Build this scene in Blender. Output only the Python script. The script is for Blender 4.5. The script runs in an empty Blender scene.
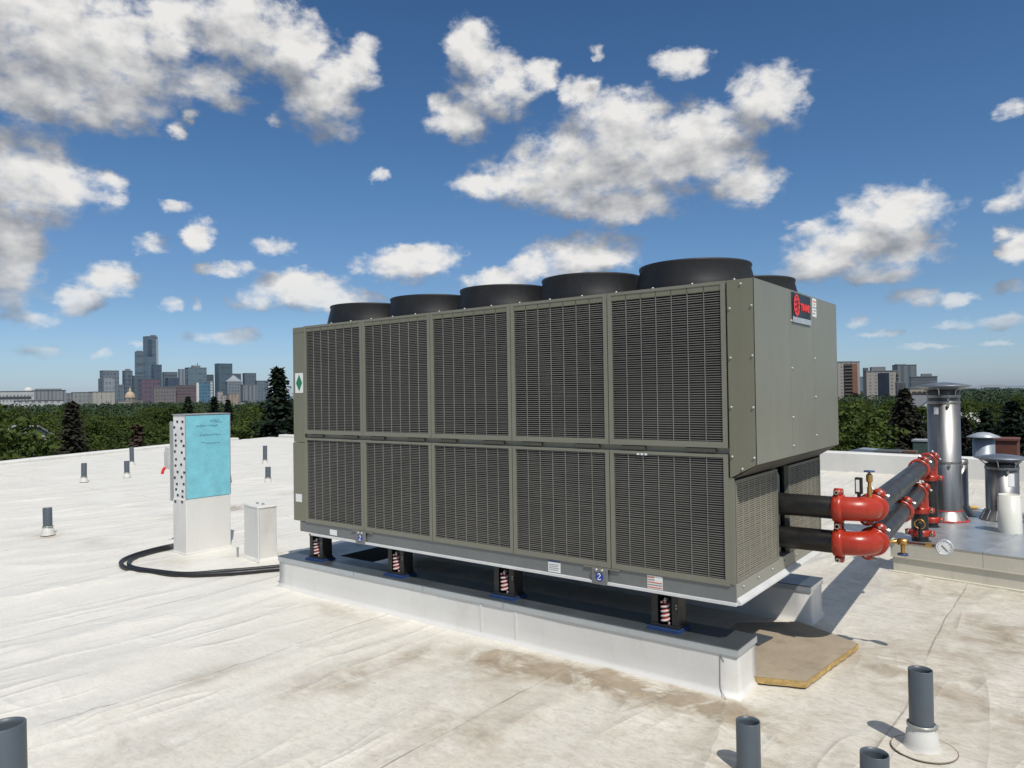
import bpy, math, random
from math import sin, cos, pi, radians, sqrt, atan2, hypot
from mathutils import Vector, Matrix, noise
random.seed(11)
S = bpy.context.scene
COL = S.collection

# ------------------------------------------------------------------ camera
CAM = Vector((1.68938, -4.35173, 1.84282))
R_ = Vector((0.79308586, 0.60891714, -0.01532072))
U_ = Vector((0.0196046876, -0.000378427776, 0.999807738))
F_ = Vector((-0.60879427, 0.79323374, 0.01223776))
FPX = 735.488
cd = bpy.data.cameras.new('camera'); co = bpy.data.objects.new('camera', cd); COL.objects.link(co)
M = Matrix.Identity(4)
for i in range(3):
    M[i][0] = R_[i]; M[i][1] = U_[i]; M[i][2] = -F_[i]; M[i][3] = CAM[i]
co.matrix_world = M
cd.sensor_width = 36; cd.lens = FPX * 36 / 1024
cd.clip_start = 0.05; cd.clip_end = 200000
S.camera = co
S.view_settings.view_transform = 'Standard'; S.view_settings.look = 'None'
S.view_settings.exposure = 0; S.view_settings.gamma = 1

def ray(x, y):
    return F_ + R_ * ((x - 512) / FPX) - U_ * ((y - 384) / FPX)
def bearing(x, dist, y=392.0):
    """ground position at a horizontal distance in the direction of a picture column; also metres per pixel"""
    d = ray(x, y); h = hypot(d.x, d.y)
    return Vector((CAM.x + d.x / h * dist, CAM.y + d.y / h * dist, 0)), dist / h / FPX
def height(x, y, dist):
    d = ray(x, y); return CAM.z + d.z / hypot(d.x, d.y) * dist

# ------------------------------------------------------------------ materials
def new_mat(name):
    m = bpy.data.materials.new(name); m.use_nodes = True
    nt = m.node_tree; b = nt.nodes['Principled BSDF']
    return m, nt, b
def N(nt, t, **k):
    n = nt.nodes.new(t)
    for a, v in k.items(): setattr(n, a, v)
    return n
def ramp(nt, fac, stops, interp='LINEAR'):
    r = N(nt, 'ShaderNodeValToRGB'); r.color_ramp.interpolation = interp
    while len(r.color_ramp.elements) < len(stops): r.color_ramp.elements.new(0.5)
    for e, (p, c) in zip(r.color_ramp.elements, stops):
        e.position = p; e.color = (c[0], c[1], c[2], 1) if not isinstance(c, (int, float)) else (c, c, c, 1)
    if fac is not None: nt.links.new(fac, r.inputs[0])
    return r.outputs[0]
def math_(nt, op, a, b=None, c=None, clamp=False):
    n = N(nt, 'ShaderNodeMath', operation=op); n.use_clamp = clamp
    for i, v in enumerate((a, b, c)):
        if v is None: continue
        if isinstance(v, (int, float)): n.inputs[i].default_value = v
        else: nt.links.new(v, n.inputs[i])
    return n.outputs[0]
def mixc(nt, fac, a, b, mode='MIX'):
    n = N(nt, 'ShaderNodeMix', data_type='RGBA', blend_type=mode)
    for i, v in ((0, fac), (6, a), (7, b)):
        if isinstance(v, (int, float)): n.inputs[i].default_value = v
        elif isinstance(v, tuple): n.inputs[i].default_value = (v[0], v[1], v[2], 1)
        else: nt.links.new(v, n.inputs[i])
    return n.outputs[2]
def nz(nt, vec, scale, detail=4, rough=.55, dist=0):
    n = N(nt, 'ShaderNodeTexNoise'); n.inputs['Scale'].default_value = scale
    n.inputs['Detail'].default_value = detail; n.inputs['Roughness'].default_value = rough
    n.inputs['Distortion'].default_value = dist
    if vec is not None: nt.links.new(vec, n.inputs['Vector'])
    return n.outputs[0]
def mapping(nt, src, scale=(1, 1, 1), loc=(0, 0, 0), rot=(0, 0, 0)):
    mp = N(nt, 'ShaderNodeMapping'); mp.inputs['Scale'].default_value = scale
    mp.inputs['Location'].default_value = loc; mp.inputs['Rotation'].default_value = rot
    nt.links.new(src, mp.inputs['Vector']); return mp.outputs[0]
def coords(nt, kind='Object'):
    return N(nt, 'ShaderNodeTexCoord').outputs[kind]
def bump(nt, b, h, strength=.3, dist=.01):
    n = N(nt, 'ShaderNodeBump'); n.inputs['Strength'].default_value = strength
    n.inputs['Distance'].default_value = dist
    nt.links.new(h, n.inputs['Height']); nt.links.new(n.outputs[0], b.inputs['Normal'])

def mat(name, col, rough=.6, metal=0, var=.12, vscale=3, bmp=0, bscale=40, stretch=(1, 1, 1), dirt=None, rvar=.1, spec=.5):
    """base colour with cloudy variation, fine speckle, roughness variation and an optional bump"""
    m, nt, b = new_mat(name)
    c = coords(nt); v = mapping(nt, c, stretch)
    n1 = nz(nt, v, vscale, 5, .6); n2 = nz(nt, v, vscale * 9, 3, .6)
    f = math_(nt, 'MULTIPLY_ADD', n2, .35, math_(nt, 'MULTIPLY', n1, .65))
    lo = tuple(x * (1 - var * 2) for x in col); hi = tuple(min(1, x * (1 + var * 2)) for x in col)
    colr = ramp(nt, f, [(.25, lo), (.5, col), (.75, hi)])
    if dirt:
        dm = ramp(nt, nz(nt, v, vscale * 1.7, 6, .65), [(.52, 0), (.72, 1)])
        colr = mixc(nt, math_(nt, 'MULTIPLY', dm, dirt[1]), colr, dirt[0])
    nt.links.new(colr, b.inputs['Base Color'])
    b.inputs['Metallic'].default_value = metal
    nt.links.new(ramp(nt, n1, [(.3, max(0, rough - rvar)), (.7, min(1, rough + rvar))]), b.inputs['Roughness'])
    b.inputs['Specular IOR Level'].default_value = spec
    if bmp: bump(nt, b, nz(nt, v, bscale, 3, .6), bmp, .004)
    return m

MT = {}
MT['endlit'] = mat('sunlit_end_steel', (.200, .200, .158), .36, 0, .05, 1.4, .05, 4, (1, 1.6, .35), ((.25, .245, .205), .45), .08)  # cabinet paint with the end face's stronger sunlight put into its colour
MT['cabinet'] = mat('painted_steel', (.172, .167, .118), .42, 0, .05, 1.4, .05, 5, (1.6, 1.6, .35), ((.21, .205, .165), .4), .08)
MT['guard'] = mat('guard_wire', (.188, .182, .162), .5, 0, .13, 1.3)
MT['frame'] = mat('frame_paint', (.19, .186, .145), .48, 0, .05, 3)
MT['coil'] = mat('coil_fins', (.013, .0125, .0125), .75, 0, .3, 2.5, .2, 60)
nt_ = MT['coil'].node_tree; b_ = nt_.nodes['Principled BSDF']; src_ = b_.inputs['Base Color'].links[0].from_socket
oi_ = N(nt_, 'ShaderNodeObjectInfo'); nt_.links.new(mixc(nt_, 1.0, src_, ramp(nt_, oi_.outputs['Random'], [(0, .6), (1, 1.7)]), 'MULTIPLY'), b_.inputs['Base Color'])
MT['dark'] = mat('dark_interior', (.012, .012, .012), .8)
MT['fan'] = mat('black_plastic', (.0055, .0056, .0062), .52, 0, .25, 2.2, .05, 30, (1, 1, .5), ((.05, .05, .05), .22), .12)
MT['rail'] = mat('galvanized_rail', (.18, .188, .182), .5, .25, .08, 3, .03, 20)
MT['lip'] = mat('bright_lip', (.62, .63, .62), .5, .1, .06, 5)
MT['bolt'] = mat('zinc_bolt', (.40, .40, .37), .42, .5, .06, 9)
MT['capmetal'] = mat('coping_metal', (.115, .132, .142), .36, .6, .12, 2.5, .04, 6, (1, 1, 1), ((.13, .14, .14), .3))
MT['fascia'] = mat('coping_fascia', (.46, .49, .50), .4, .35, .06, 2.5, .03, 8)
MT['black'] = mat('black_paint', (.010, .010, .011), .4, 0, .2, 5)
MT['blackpipe'] = mat('black_steel_pipe', (.016, .0158, .0155), .38, .1, .35, 4, .06, 25, (1, 1, 1), ((.06, .045, .032), .35))
MT['dustpipe'] = mat('dusty_steel_pipe', (.024, .0235, .023), .42, .1, .3, 4, .06, 25, (1, 1, 1), ((.12, .09, .06), .3))
MT['red'] = mat('red_enamel', (.37, .029, .011), .3, 0, .12, 6, .08, 35, (1, 1, 1), ((.26, .016, .010), .5))
MT['redpaint'] = mat('red_sealant', (.55, .04, .03), .6, 0, .1, 14)
MT['springwhite'] = mat('spring_white', (.52, .44, .42), .5)
MT['springpink'] = mat('spring_red', (.42, .05, .045), .5)
MT['bluepad'] = mat('blue_rubber', (.009, .034, .115), .6, 0, .15, 8)
MT['pvcgrey'] = mat('grey_pvc', (.078, .095, .112), .42, 0, .06, 5, .03, 30, (1, 1, .4))
MT['pvcwhite'] = mat('white_pvc', (.66, .65, .58), .45, 0, .05, 4)
MT['pvcinside'] = mat('pvc_inside', (.02, .022, .026), .6)
MT['whitepaint'] = mat('white_label', (.74, .74, .72), .5, 0, .03, 8)
MT['green'] = mat('green_print', (.008, .19, .085), .5)
MT['navy'] = mat('navy_print', (.02, .05, .16), .5)
MT['blue'] = mat('blue_print', (.012, .045, .30), .45)
MT['orange'] = mat('orange_print', (.55, .16, .06), .5)
MT['greytext'] = mat('grey_print', (.25, .25, .25), .6)
MT['logoblack'] = mat('sign_black', (.012, .013, .014), .35, 0, .1, 5)
MT['logored'] = mat('sign_red', (.78, .035, .025), .4)
MT['logosilver'] = mat('sign_silver', (.50, .53, .55), .35, .4)
MT['steel'] = mat('stainless_steel', (.27, .265, .255), .40, 1, .25, 2.2, .10, 5, (4, 4, .25), ((.2, .2, .2), .4), .1)
MT['steeldark'] = mat('weathered_cap', (.19, .215, .245), .45, .6, .12, 4)
MT['brass'] = mat('brass', (.50, .30, .10), .35, .9, .15, 14)
MT['dial'] = mat('dial_face', (.8, .8, .78), .4)
MT['cable'] = mat('cable_rubber', (.011, .011, .012), .45, 0, .2, 8)
MT['elecgrey'] = mat('grey_enclosure', (.33, .34, .34), .5, .1, .06, 4)
MT['board'] = mat('blue_sheathing', (.195, .53, .62), .65, 0, .12, 6, .1, 18, (1, 1, 1), ((.30, .52, .54), .35))
MT['ink'] = mat('marker_ink', (.02, .07, .13), .7)
MT['greentag'] = mat('membrane_white', (.70, .70, .68), .55)
MT['kraft'] = mat('kraft_facing', (.345, .285, .205), .75, 0, .10, 3, .15, 25, (1, 1, 1), ((.16, .13, .09), .5))
MT['foam'] = mat('yellow_foam', (.42, .285, .105), .85, 0, .25, 22, .9, 60)
MT['yellow'] = mat('yellow_plastic', (.62, .36, .06), .6)
MT['brick'] = mat('red_brick', (.13, .045, .03), .8, 0, .2, 3)
MT['concrete'] = mat('grey_concrete', (.30, .29, .27), .8, 0, .15, 1)
MT['shingle'] = mat('roof_shingle', (.20, .205, .215), .85, 0, .15, 1)
MT['housewall'] = mat('house_wall', (.5, .5, .48), .8, 0, .1, .6)
MT['greenbox'] = mat('green_cladding', (.055, .085, .07), .6, 0, .15, 2)
MT['duct'] = mat('duct_steel', (.30, .34, .38), .45, .4, .08, 3)
MT['trunk'] = mat('bark', (.07, .05, .035), .9, 0, .25, 4, .5, 20)

def membrane(name, base=(.735, .715, .652), amount=.5, seams=False, roof=False):
    """white single-ply roofing: soft wrinkles, welded laps, brown ponding stains"""
    m, nt, b = new_mat(name)
    geo = N(nt, 'ShaderNodeNewGeometry'); P = geo.outputs['Position']
    n1 = nz(nt, P, .8, 6, .6); n2 = nz(nt, P, 7, 6, .68); n3 = nz(nt, P, 45, 4, .65)
    col = ramp(nt, n1, [(.3, tuple(x * .93 for x in base)), (.7, tuple(min(1, x * 1.05) for x in base))])
    speck = ramp(nt, n3, [(.3, .90 if roof else .965), (.55, 1.0)])
    col = mixc(nt, 1.0, col, speck, 'MULTIPLY')
    if roof:
        sep = N(nt, 'ShaderNodeSeparateXYZ'); nt.links.new(P, sep.inputs[0])
        x, y = sep.outputs[0], sep.outputs[1]
        def blob(cx, cy, rx, ry, rot=0):
            mp = N(nt, 'ShaderNodeMapping', vector_type='TEXTURE')
            mp.inputs['Location'].default_value = (cx, cy, 0); mp.inputs['Rotation'].default_value = (0, 0, rot)
            mp.inputs['Scale'].default_value = (rx, ry, 1.0)
            nt.links.new(P, mp.inputs['Vector'])
            g = N(nt, 'ShaderNodeTexGradient', gradient_type='QUADRATIC_SPHERE'); nt.links.new(mp.outputs[0], g.inputs[0])
            return g.outputs[0]
        acc = None
        for a, w in (((-.75, -.30, 1.5, .36), 2.6), ((-.35, -.22, .8, .22), 2.2), ((-1.45, -.5, .75, .5), 1.0), ((-2.1, -1.15, .42, .5, .5), 1.0), ((-2.05, -.62, .35, .4), .9),
                     ((-2.25, -1.5, .32, .4), .8), ((-2.9, -1.7, .4, .6, .2), .45), ((-1.0, -1.3, .8, .9), .55), ((-2.2, -2.4, .6, .6), .5),
                     ((.75, 1.15, .7, .9, .4), 1.0), ((1.25, 2.1, .9, 1.0), .95), ((.6, 3.3, 1.6, .7), .7), ((1.4, .6, 1.3, 1.2), .55), ((.2, -.3, .5, .4), .8), ((.4, -.8, 1.1, .7), .5),
                     ((-3.3, -.25, .9, .3), .55), ((-5.9, .65, .9, .6), .55), ((-6.4, -.1, .6, .6), .4), ((-8.2, -.1, 1.2, .5), .45), ((-9.4, -.3, .7, .5), .8), ((-9.5, 2.3, .55, 1.4), 1.6), ((-10.2, 4.6, .4, 1.2), 1.0),
                     ((-7.5, -2.2, 1.2, .8), .3)):
            v = math_(nt, 'MULTIPLY', blob(*a), w)
            acc = v if acc is None else math_(nt, 'ADD', acc, v)
        Pw = mapping(nt, P, (1.0, 1.0, 1))
        d1 = ramp(nt, nz(nt, Pw, 3.1, 9, .68, .6), [(.36, 0), (.62, 1)])
        d2 = ramp(nt, nz(nt, mapping(nt, P, (1.0, 3.2, 1), rot=(0, 0, .15)), 2.6, 10, .72, .6), [(.44, 0), (.68, 1)])
        dd = math_(nt, 'MAXIMUM', d1, math_(nt, 'MULTIPLY', d2, .9))
        # general grime nearer the camera, clean sheet far away to the left
        near = N(nt, 'ShaderNodeMapRange', interpolation_type='SMOOTHSTEP'); nt.links.new(x, near.inputs[0])
        near.inputs[1].default_value = -5.0; near.inputs[2].default_value = 1.5; near.inputs[3].default_value = .16; near.inputs[4].default_value = .80
        amt = math_(nt, 'ADD', math_(nt, 'MULTIPLY', acc, 1.25), math_(nt, 'MULTIPLY', near.outputs[0], .34))
        f = math_(nt, 'MULTIPLY', dd, amt, clamp=True)
        f = math_(nt, 'MULTIPLY', f, .88)
        brown = ramp(nt, n2, [(.3, (.20, .145, .085)), (.7, (.40, .32, .215))])
        warm = mixc(nt, math_(nt, 'MULTIPLY', near.outputs[0], .50), col, mixc(nt, 1.0, col, (.89, .845, .745), 'MULTIPLY'))
        col = mixc(nt, f, warm, brown)
        # fine grey scuffs and black specks
        sc = ramp(nt, nz(nt, mapping(nt, P, (1, 2.2, 1)), 11, 10, .82, .8), [(.47, 0), (.68, 1)])
        col = mixc(nt, math_(nt, 'MULTIPLY', sc, math_(nt, 'MULTIPLY', near.outputs[0], .85)), col, (.31, .265, .20))
        sp = ramp(nt, nz(nt, P, 95, 2, .6), [(.70, 0), (.77, 1)])
        col = mixc(nt, math_(nt, 'MULTIPLY', sp, .42), col, (.12, .10, .08))
        # welded laps every 1.9 m, running along Y with a slight wander
        wob = math_(nt, 'MULTIPLY_ADD', nz(nt, P, .45, 2, .5), .22, x)
        fr = math_(nt, 'FRACT', math_(nt, 'MULTIPLY', wob, 1 / 1.9))
        line = math_(nt, 'LESS_THAN', math_(nt, 'ABSOLUTE', math_(nt, 'SUBTRACT', fr, .5)), .0030)
        wob2 = math_(nt, 'MULTIPLY_ADD', nz(nt, P, .5, 2, .5), .3, y)
        fr2 = math_(nt, 'FRACT', math_(nt, 'MULTIPLY_ADD', wob2, 1 / 9.0, .21))
        line2 = math_(nt, 'LESS_THAN', math_(nt, 'ABSOLUTE', math_(nt, 'SUBTRACT', fr2, .5)), .0006)
        lines = math_(nt, 'MAXIMUM', line, line2)
        lines = math_(nt, 'MULTIPLY', lines, ramp(nt, nz(nt, P, 3, 4, .6), [(.36, .05), (.55, .75)]))
        col = mixc(nt, lines, col, (.24, .21, .17))
        step = math_(nt, 'MULTIPLY', math_(nt, 'LESS_THAN', fr, .5), .5)
        wr = nz(nt, mapping(nt, P, (2.0, .5, 1), rot=(0, 0, .12)), 1.1, 2, .5, .9)
        wr2 = nz(nt, mapping(nt, P, (.8, 1.4, 1), rot=(0, 0, -.5)), 1.6, 3, .5, .8)
        h = math_(nt, 'ADD', math_(nt, 'MULTIPLY', wr, 1.2), math_(nt, 'MULTIPLY', wr2, .6))
        h = math_(nt, 'ADD', h, math_(nt, 'MULTIPLY', n2, .12))
        h = math_(nt, 'ADD', h, step)
        # sharp standing wrinkles, mostly running away from the viewer
        for scl, rt, ns, k, wgt, msk in (((1.5, .26, 1), .10, 1.0, 15, .85, .42), ((2.6, .5, 1), -.12, 1.0, 15, .45, .46), ((.6, 1.3, 1), .55, 1.0, 20, .55, .5)):
            rn = nz(nt, mapping(nt, P, scl, rot=(0, 0, rt)), ns, 1.5, .45, .35)
            rg = math_(nt, 'SUBTRACT', 1.0, math_(nt, 'MULTIPLY', math_(nt, 'ABSOLUTE', math_(nt, 'SUBTRACT', rn, .5)), k), clamp=True)
            rg = math_(nt, 'MULTIPLY', math_(nt, 'MULTIPLY', rg, rg), ramp(nt, nz(nt, P, .9, 2, .5), [(msk, 0), (msk + .16, 1)]))
            h = math_(nt, 'ADD', h, math_(nt, 'MULTIPLY', rg, wgt))
        bump(nt, b, h, .42, .040)
    else:
        st = ramp(nt, nz(nt, mapping(nt, P, (2, 2, .6)), 2.2, 7, .65), [(.55, 0), (.8, 1)])
        col = mixc(nt, math_(nt, 'MULTIPLY', st, amount), col, (.42, .37, .29))
        h = math_(nt, 'ADD', math_(nt, 'MULTIPLY', nz(nt, mapping(nt, P, (1.5, 1.5, .7)), 2.2, 3, .5, .5), 1.0), math_(nt, 'MULTIPLY', n2, .1))
        bump(nt, b, h, .4, .02)
    nt.links.new(col, b.inputs['Base Color'])
    b.inputs['Roughness'].default_value = .5
    b.inputs['Specular IOR Level'].default_value = .35
    return m
MT['boot'] = membrane('boot_rubber', (.56, .55, .51), .4)
MT['roof'] = membrane('roof_membrane', roof=True)
MT['membrane'] = membrane('curb_membrane', (.69, .675, .635), .35)
MT['membranedirty'] = membrane('curb_membrane_dull', (.64, .605, .51), .5)

def leaf_mat(name, a, b_, c):
    m, nt, b = new_mat(name)
    oi = N(nt, 'ShaderNodeObjectInfo'); geo = N(nt, 'ShaderNodeNewGeometry')
    f = math_(nt, 'ADD', math_(nt, 'MULTIPLY', oi.outputs['Random'], .5), math_(nt, 'MULTIPLY', geo.outputs['Random Per Island'], .5))
    f = math_(nt, 'ADD', math_(nt, 'MULTIPLY', f, .7), math_(nt, 'MULTIPLY', nz(nt, geo.outputs['Position'], .25, 3, .6), .3))
    col = ramp(nt, f, [(.15, a), (.5, b_), (.85, c)])
    nt.links.new(col, b.inputs['Base Color'])
    b.inputs['Roughness'].default_value = .7; b.inputs['Specular IOR Level'].default_value = .2
    tr = N(nt, 'ShaderNodeBsdfTranslucent'); nt.links.new(col, tr.inputs['Color'])
    mx = N(nt, 'ShaderNodeMixShader'); mx.inputs[0].default_value = .18
    nt.links.new(b.outputs[0], mx.inputs[1]); nt.links.new(tr.outputs[0], mx.inputs[2])
    nt.links.new(mx.outputs[0], nt.nodes['Material Output'].inputs[0])
    return m
MT['leaf'] = leaf_mat('leaf_green', (.024, .042, .0085), (.051, .077, .014), (.095, .120, .023))
MT['spruce'] = leaf_mat('spruce_needles', (.008, .016, .010), (.014, .026, .014), (.026, .040, .020))
MT['brownspruce'] = leaf_mat('brown_spruce_needles', (.016, .018, .012), (.028, .027, .018), (.045, .04, .028))

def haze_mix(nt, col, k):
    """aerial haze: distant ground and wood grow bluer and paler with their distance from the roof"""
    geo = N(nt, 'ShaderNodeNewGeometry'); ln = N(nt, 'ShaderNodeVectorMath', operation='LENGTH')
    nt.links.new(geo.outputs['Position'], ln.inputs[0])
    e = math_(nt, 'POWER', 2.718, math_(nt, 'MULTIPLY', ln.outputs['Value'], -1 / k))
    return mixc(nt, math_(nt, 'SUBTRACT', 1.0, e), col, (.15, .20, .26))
def far_leaf():
    m, nt, b = new_mat('far_wood_leaves'); geo = N(nt, 'ShaderNodeNewGeometry')
    f = math_(nt, 'ADD', math_(nt, 'MULTIPLY', geo.outputs['Random Per Island'], .55), math_(nt, 'MULTIPLY', nz(nt, geo.outputs['Position'], .02, 3, .6), .45))
    col = ramp(nt, f, [(.2, (.018, .034, .010)), (.5, (.034, .055, .016)), (.8, (.055, .080, .026))])
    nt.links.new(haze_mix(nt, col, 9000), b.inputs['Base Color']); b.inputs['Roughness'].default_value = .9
    b.inputs['Specular IOR Level'].default_value = .1
    return m
MT['farleaf'] = far_leaf()
def ground_mat():
    m, nt, b = new_mat('city_ground'); geo = N(nt, 'ShaderNodeNewGeometry'); P = geo.outputs['Position']
    col = ramp(nt, nz(nt, P, .012, 8, .7), [(.3, (.022, .036, .014)), (.55, (.04, .055, .022)), (.7, (.075, .075, .06))])
    sp = ramp(nt, nz(nt, P, .006, 4, .7), [(.66, 0), (.70, 1)])
    col = mixc(nt, math_(nt, 'MULTIPLY', sp, .6), col, (.33, .32, .30))
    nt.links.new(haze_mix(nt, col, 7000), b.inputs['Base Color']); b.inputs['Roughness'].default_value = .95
    return m
MT['ground'] = ground_mat()

def facade(name, wall, glass, fh=3.2, fw=3.0, hf=.45, wf=.5, rough=.6):
    """storeys and bays cut into the wall colour in the building's own coordinates"""
    m, nt, b = new_mat(name); c = coords(nt); sep = N(nt, 'ShaderNodeSeparateXYZ'); nt.links.new(c, sep.inputs[0])
    u = math_(nt, 'ADD', sep.outputs[0], sep.outputs[1])
    a = math_(nt, 'LESS_THAN', math_(nt, 'FRACT', math_(nt, 'DIVIDE', sep.outputs[2], fh)), hf)
    d = math_(nt, 'LESS_THAN', math_(nt, 'FRACT', math_(nt, 'DIVIDE', u, fw)), wf)
    f = math_(nt, 'MULTIPLY', a, d)
    fl = N(nt, 'ShaderNodeCombineXYZ'); nt.links.new(math_(nt, 'FLOOR', math_(nt, 'DIVIDE', u, fw)), fl.inputs[0]); nt.links.new(math_(nt, 'FLOOR', math_(nt, 'DIVIDE', sep.outputs[2], fh)), fl.inputs[1])
    wn = N(nt, 'ShaderNodeTexWhiteNoise', noise_dimensions='2D'); nt.links.new(fl.outputs[0], wn.inputs['Vector'])
    gl = mixc(nt, math_(nt, 'MULTIPLY_ADD', wn.outputs[0], .6, math_(nt, 'MULTIPLY', nz(nt, c, .03, 4, .6), .5)), tuple(x * .5 for x in glass), tuple(.5 * x * 1.7 + .5 * y for x, y in zip(glass, wall)))
    wl = mixc(nt, nz(nt, c, .08, 5, .6), tuple(x * .85 for x in wall), tuple(x * 1.12 for x in wall))
    nt.links.new(mixc(nt, .22, mixc(nt, f, wl, gl), (.15, .21, .285)), b.inputs['Base Color'])  # bluish aerial haze is mixed into the wall and glass colour
    nt.links.new(ramp(nt, f, [(0, rough), (1, .3)]), b.inputs['Roughness'])
    return m

# ------------------------------------------------------------------ mesh builder
class MB:
    def __init__(s): s.v = []; s.f = []; s.sm = []; s.mi = []; s.cur = 0
    def add(s, vs, fs, smooth=False):
        o = len(s.v); s.v += [tuple(v) for v in vs]
        for f in fs: s.f.append(tuple(i + o for i in f)); s.sm.append(smooth); s.mi.append(s.cur)
        return s
    def box(s, a, b, rot=0, piv=None):
        x0, y0, z0 = a; x1, y1, z1 = b
        vs = [(x0, y0, z0), (x1, y0, z0), (x1, y1, z0), (x0, y1, z0), (x0, y0, z1), (x1, y0, z1), (x1, y1, z1), (x0, y1, z1)]
        if rot:
            px, py = piv if piv else ((x0 + x1) / 2, (y0 + y1) / 2)
            vs = [(px + (x - px) * cos(rot) - (y - py) * sin(rot), py + (x - px) * sin(rot) + (y - py) * cos(rot), z) for x, y, z in vs]
        return s.add(vs, [(0, 3, 2, 1), (4, 5, 6, 7), (0, 1, 5, 4), (1, 2, 6, 5), (2, 3, 7, 6), (3, 0, 4, 7)])
    def bbox(s, a, b, e=.006):
        """box with chamfered vertical and top edges"""
        x0, y0, z0 = a; x1, y1, z1 = b
        def ringp(i, z): return [(x0 + i + e, y0 + i, z), (x1 - i - e, y0 + i, z), (x1 - i, y0 + i + e, z), (x1 - i, y1 - i - e, z), (x1 - i - e, y1 - i, z), (x0 + i + e, y1 - i, z), (x0 + i, y1 - i - e, z), (x0 + i, y0 + i + e, z)]
        vs = ringp(0, z0) + ringp(0, z1 - e) + ringp(e, z1)
        fs = [tuple(range(7, -1, -1)), tuple(range(16, 24))]
        for k in range(2):
            for i in range(8): fs.append((k * 8 + i, k * 8 + (i + 1) % 8, k * 8 + 8 + (i + 1) % 8, k * 8 + 8 + i))
        return s.add(vs, fs)
    def lathe(s, c, prof, n=32, axis='Z', smooth=True, cap0=False, cap1=False):
        cx, cy, cz = c; vs = []; fs = []
        def pt(r, h, a):
            p, q = r * cos(a), r * sin(a)
            if axis == 'Z': return (cx + p, cy + q, cz + h)
            if axis == 'X': return (cx + h, cy + p, cz + q)
            return (cx + q, cy + h, cz + p)
        for r, h in prof: vs += [pt(r, h, 2 * pi * i / n) for i in range(n)]
        for k in range(len(prof) - 1):
            for i in range(n): fs.append((k * n + i, k * n + (i + 1) % n, (k + 1) * n + (i + 1) % n, (k + 1) * n + i))
        s.add(vs, fs, smooth)
        if cap0: s.add([pt(prof[0][0], prof[0][1], 2 * pi * i / n) for i in range(n)], [tuple(range(n - 1, -1, -1))])
        if cap1: s.add([pt(prof[-1][0], prof[-1][1], 2 * pi * i / n) for i in range(n)], [tuple(range(n))])
        return s
    def tube(s, path, r, n=10, caps=True, smooth=True):
        path = [Vector(p) for p in path]; m = len(path)
        rr = r if isinstance(r, (list, tuple)) else [r] * m
        t0 = (path[1] - path[0]).normalized()
        nrm = t0.orthogonal().normalized(); vs = []; fs = []
        for i, p in enumerate(path):
            t = (path[min(i + 1, m - 1)] - path[max(i - 1, 0)]).normalized()
            nrm = (nrm - t * nrm.dot(t)).normalized(); bn = t.cross(nrm)
            vs += [tuple(p + (nrm * cos(2 * pi * k / n) + bn * sin(2 * pi * k / n)) * rr[i]) for k in range(n)]
        for i in range(m - 1):
            for k in range(n): fs.append((i * n + k, i * n + (k + 1) % n, (i + 1) * n + (k + 1) % n, (i + 1) * n + k))
        s.add(vs, fs, smooth)
        if caps: s.add(vs[:n], [tuple(range(n - 1, -1, -1))]); s.add(vs[-n:], [tuple(range(n))])
        return s
    def prism(s, pts, axis, a, b):
        """polygon (p,q) swept along axis from a to b"""
        n = len(pts)
        def P(p, q, h): return (h, p, q) if axis == 'X' else ((p, h, q) if axis == 'Y' else (p, q, h))
        vs = [P(p, q, a) for p, q in pts] + [P(p, q, b) for p, q in pts]
        return s.add(vs, [tuple(range(n)), tuple(range(2 * n - 1, n - 1, -1))] + [(i, i + n, (i + 1) % n + n, (i + 1) % n) for i in range(n)])
    def build(s, name, m, parent=None, loc=(0, 0, 0), rz=0, fix=True):
        me = bpy.data.meshes.new(name); me.from_pydata(s.v, [], s.f)
        for x in (m if isinstance(m, (list, tuple)) else [m]): me.materials.append(x)
        me.polygons.foreach_set('use_smooth', s.sm); me.polygons.foreach_set('material_index', s.mi)
        if fix and len(s.f) < 60000:
            import bmesh
            bm = bmesh.new(); bm.from_mesh(me); bmesh.ops.recalc_face_normals(bm, faces=bm.faces); bm.to_mesh(me); bm.free()
        me.update()
        o = bpy.data.objects.new(name, me); COL.objects.link(o)
        o.location = loc; o.rotation_euler = (0, 0, rz)
        if parent: o.parent = parent
        return o
def tag(o, label=None, cat=None, group=None, kind=None):
    if label: o['label'] = label
    if cat: o['category'] = cat
    if group: o['group'] = group
    if kind: o['kind'] = kind
    return o
def thing(name, label, cat, loc=(0, 0, 0), rz=0, group=None):
    o = bpy.data.objects.new(name, None); COL.objects.link(o); o.location = loc; o.rotation_euler = (0, 0, rz)
    o.empty_display_size = .1
    return tag(o, label, cat, group)
def copy_tree(o, parent=None):
    c = o.copy(); COL.objects.link(c)
    if parent: c.parent = parent
    for ch in [x for x in bpy.data.objects if x.parent == o]: copy_tree(ch, c)
    return c
def text_mesh(name, txt, size, m, parent, mat4):
    cu = bpy.data.curves.new('lettering', 'FONT'); cu.body = txt; cu.size = size; cu.extrude = .001; cu.offset = .004
    cu.align_x = 'CENTER'; cu.align_y = 'CENTER'
    o = bpy.data.objects.new('lettering', cu); COL.objects.link(o)
    dg = bpy.context.evaluated_depsgraph_get(); me = bpy.data.meshes.new_from_object(o.evaluated_get(dg))
    bpy.data.objects.remove(o); me.transform(mat4); me.materials.clear(); me.materials.append(m)
    n = bpy.data.objects.new(name, me); COL.objects.link(n); n.parent = parent
    return n
def arc(c, r, a0, a1, u, v, n=14):
    c, u, v = Vector(c), Vector(u), Vector(v)
    return [c + (u * cos(a0 + (a1 - a0) * i / n) + v * sin(a0 + (a1 - a0) * i / n)) * r for i in range(n + 1)]

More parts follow.
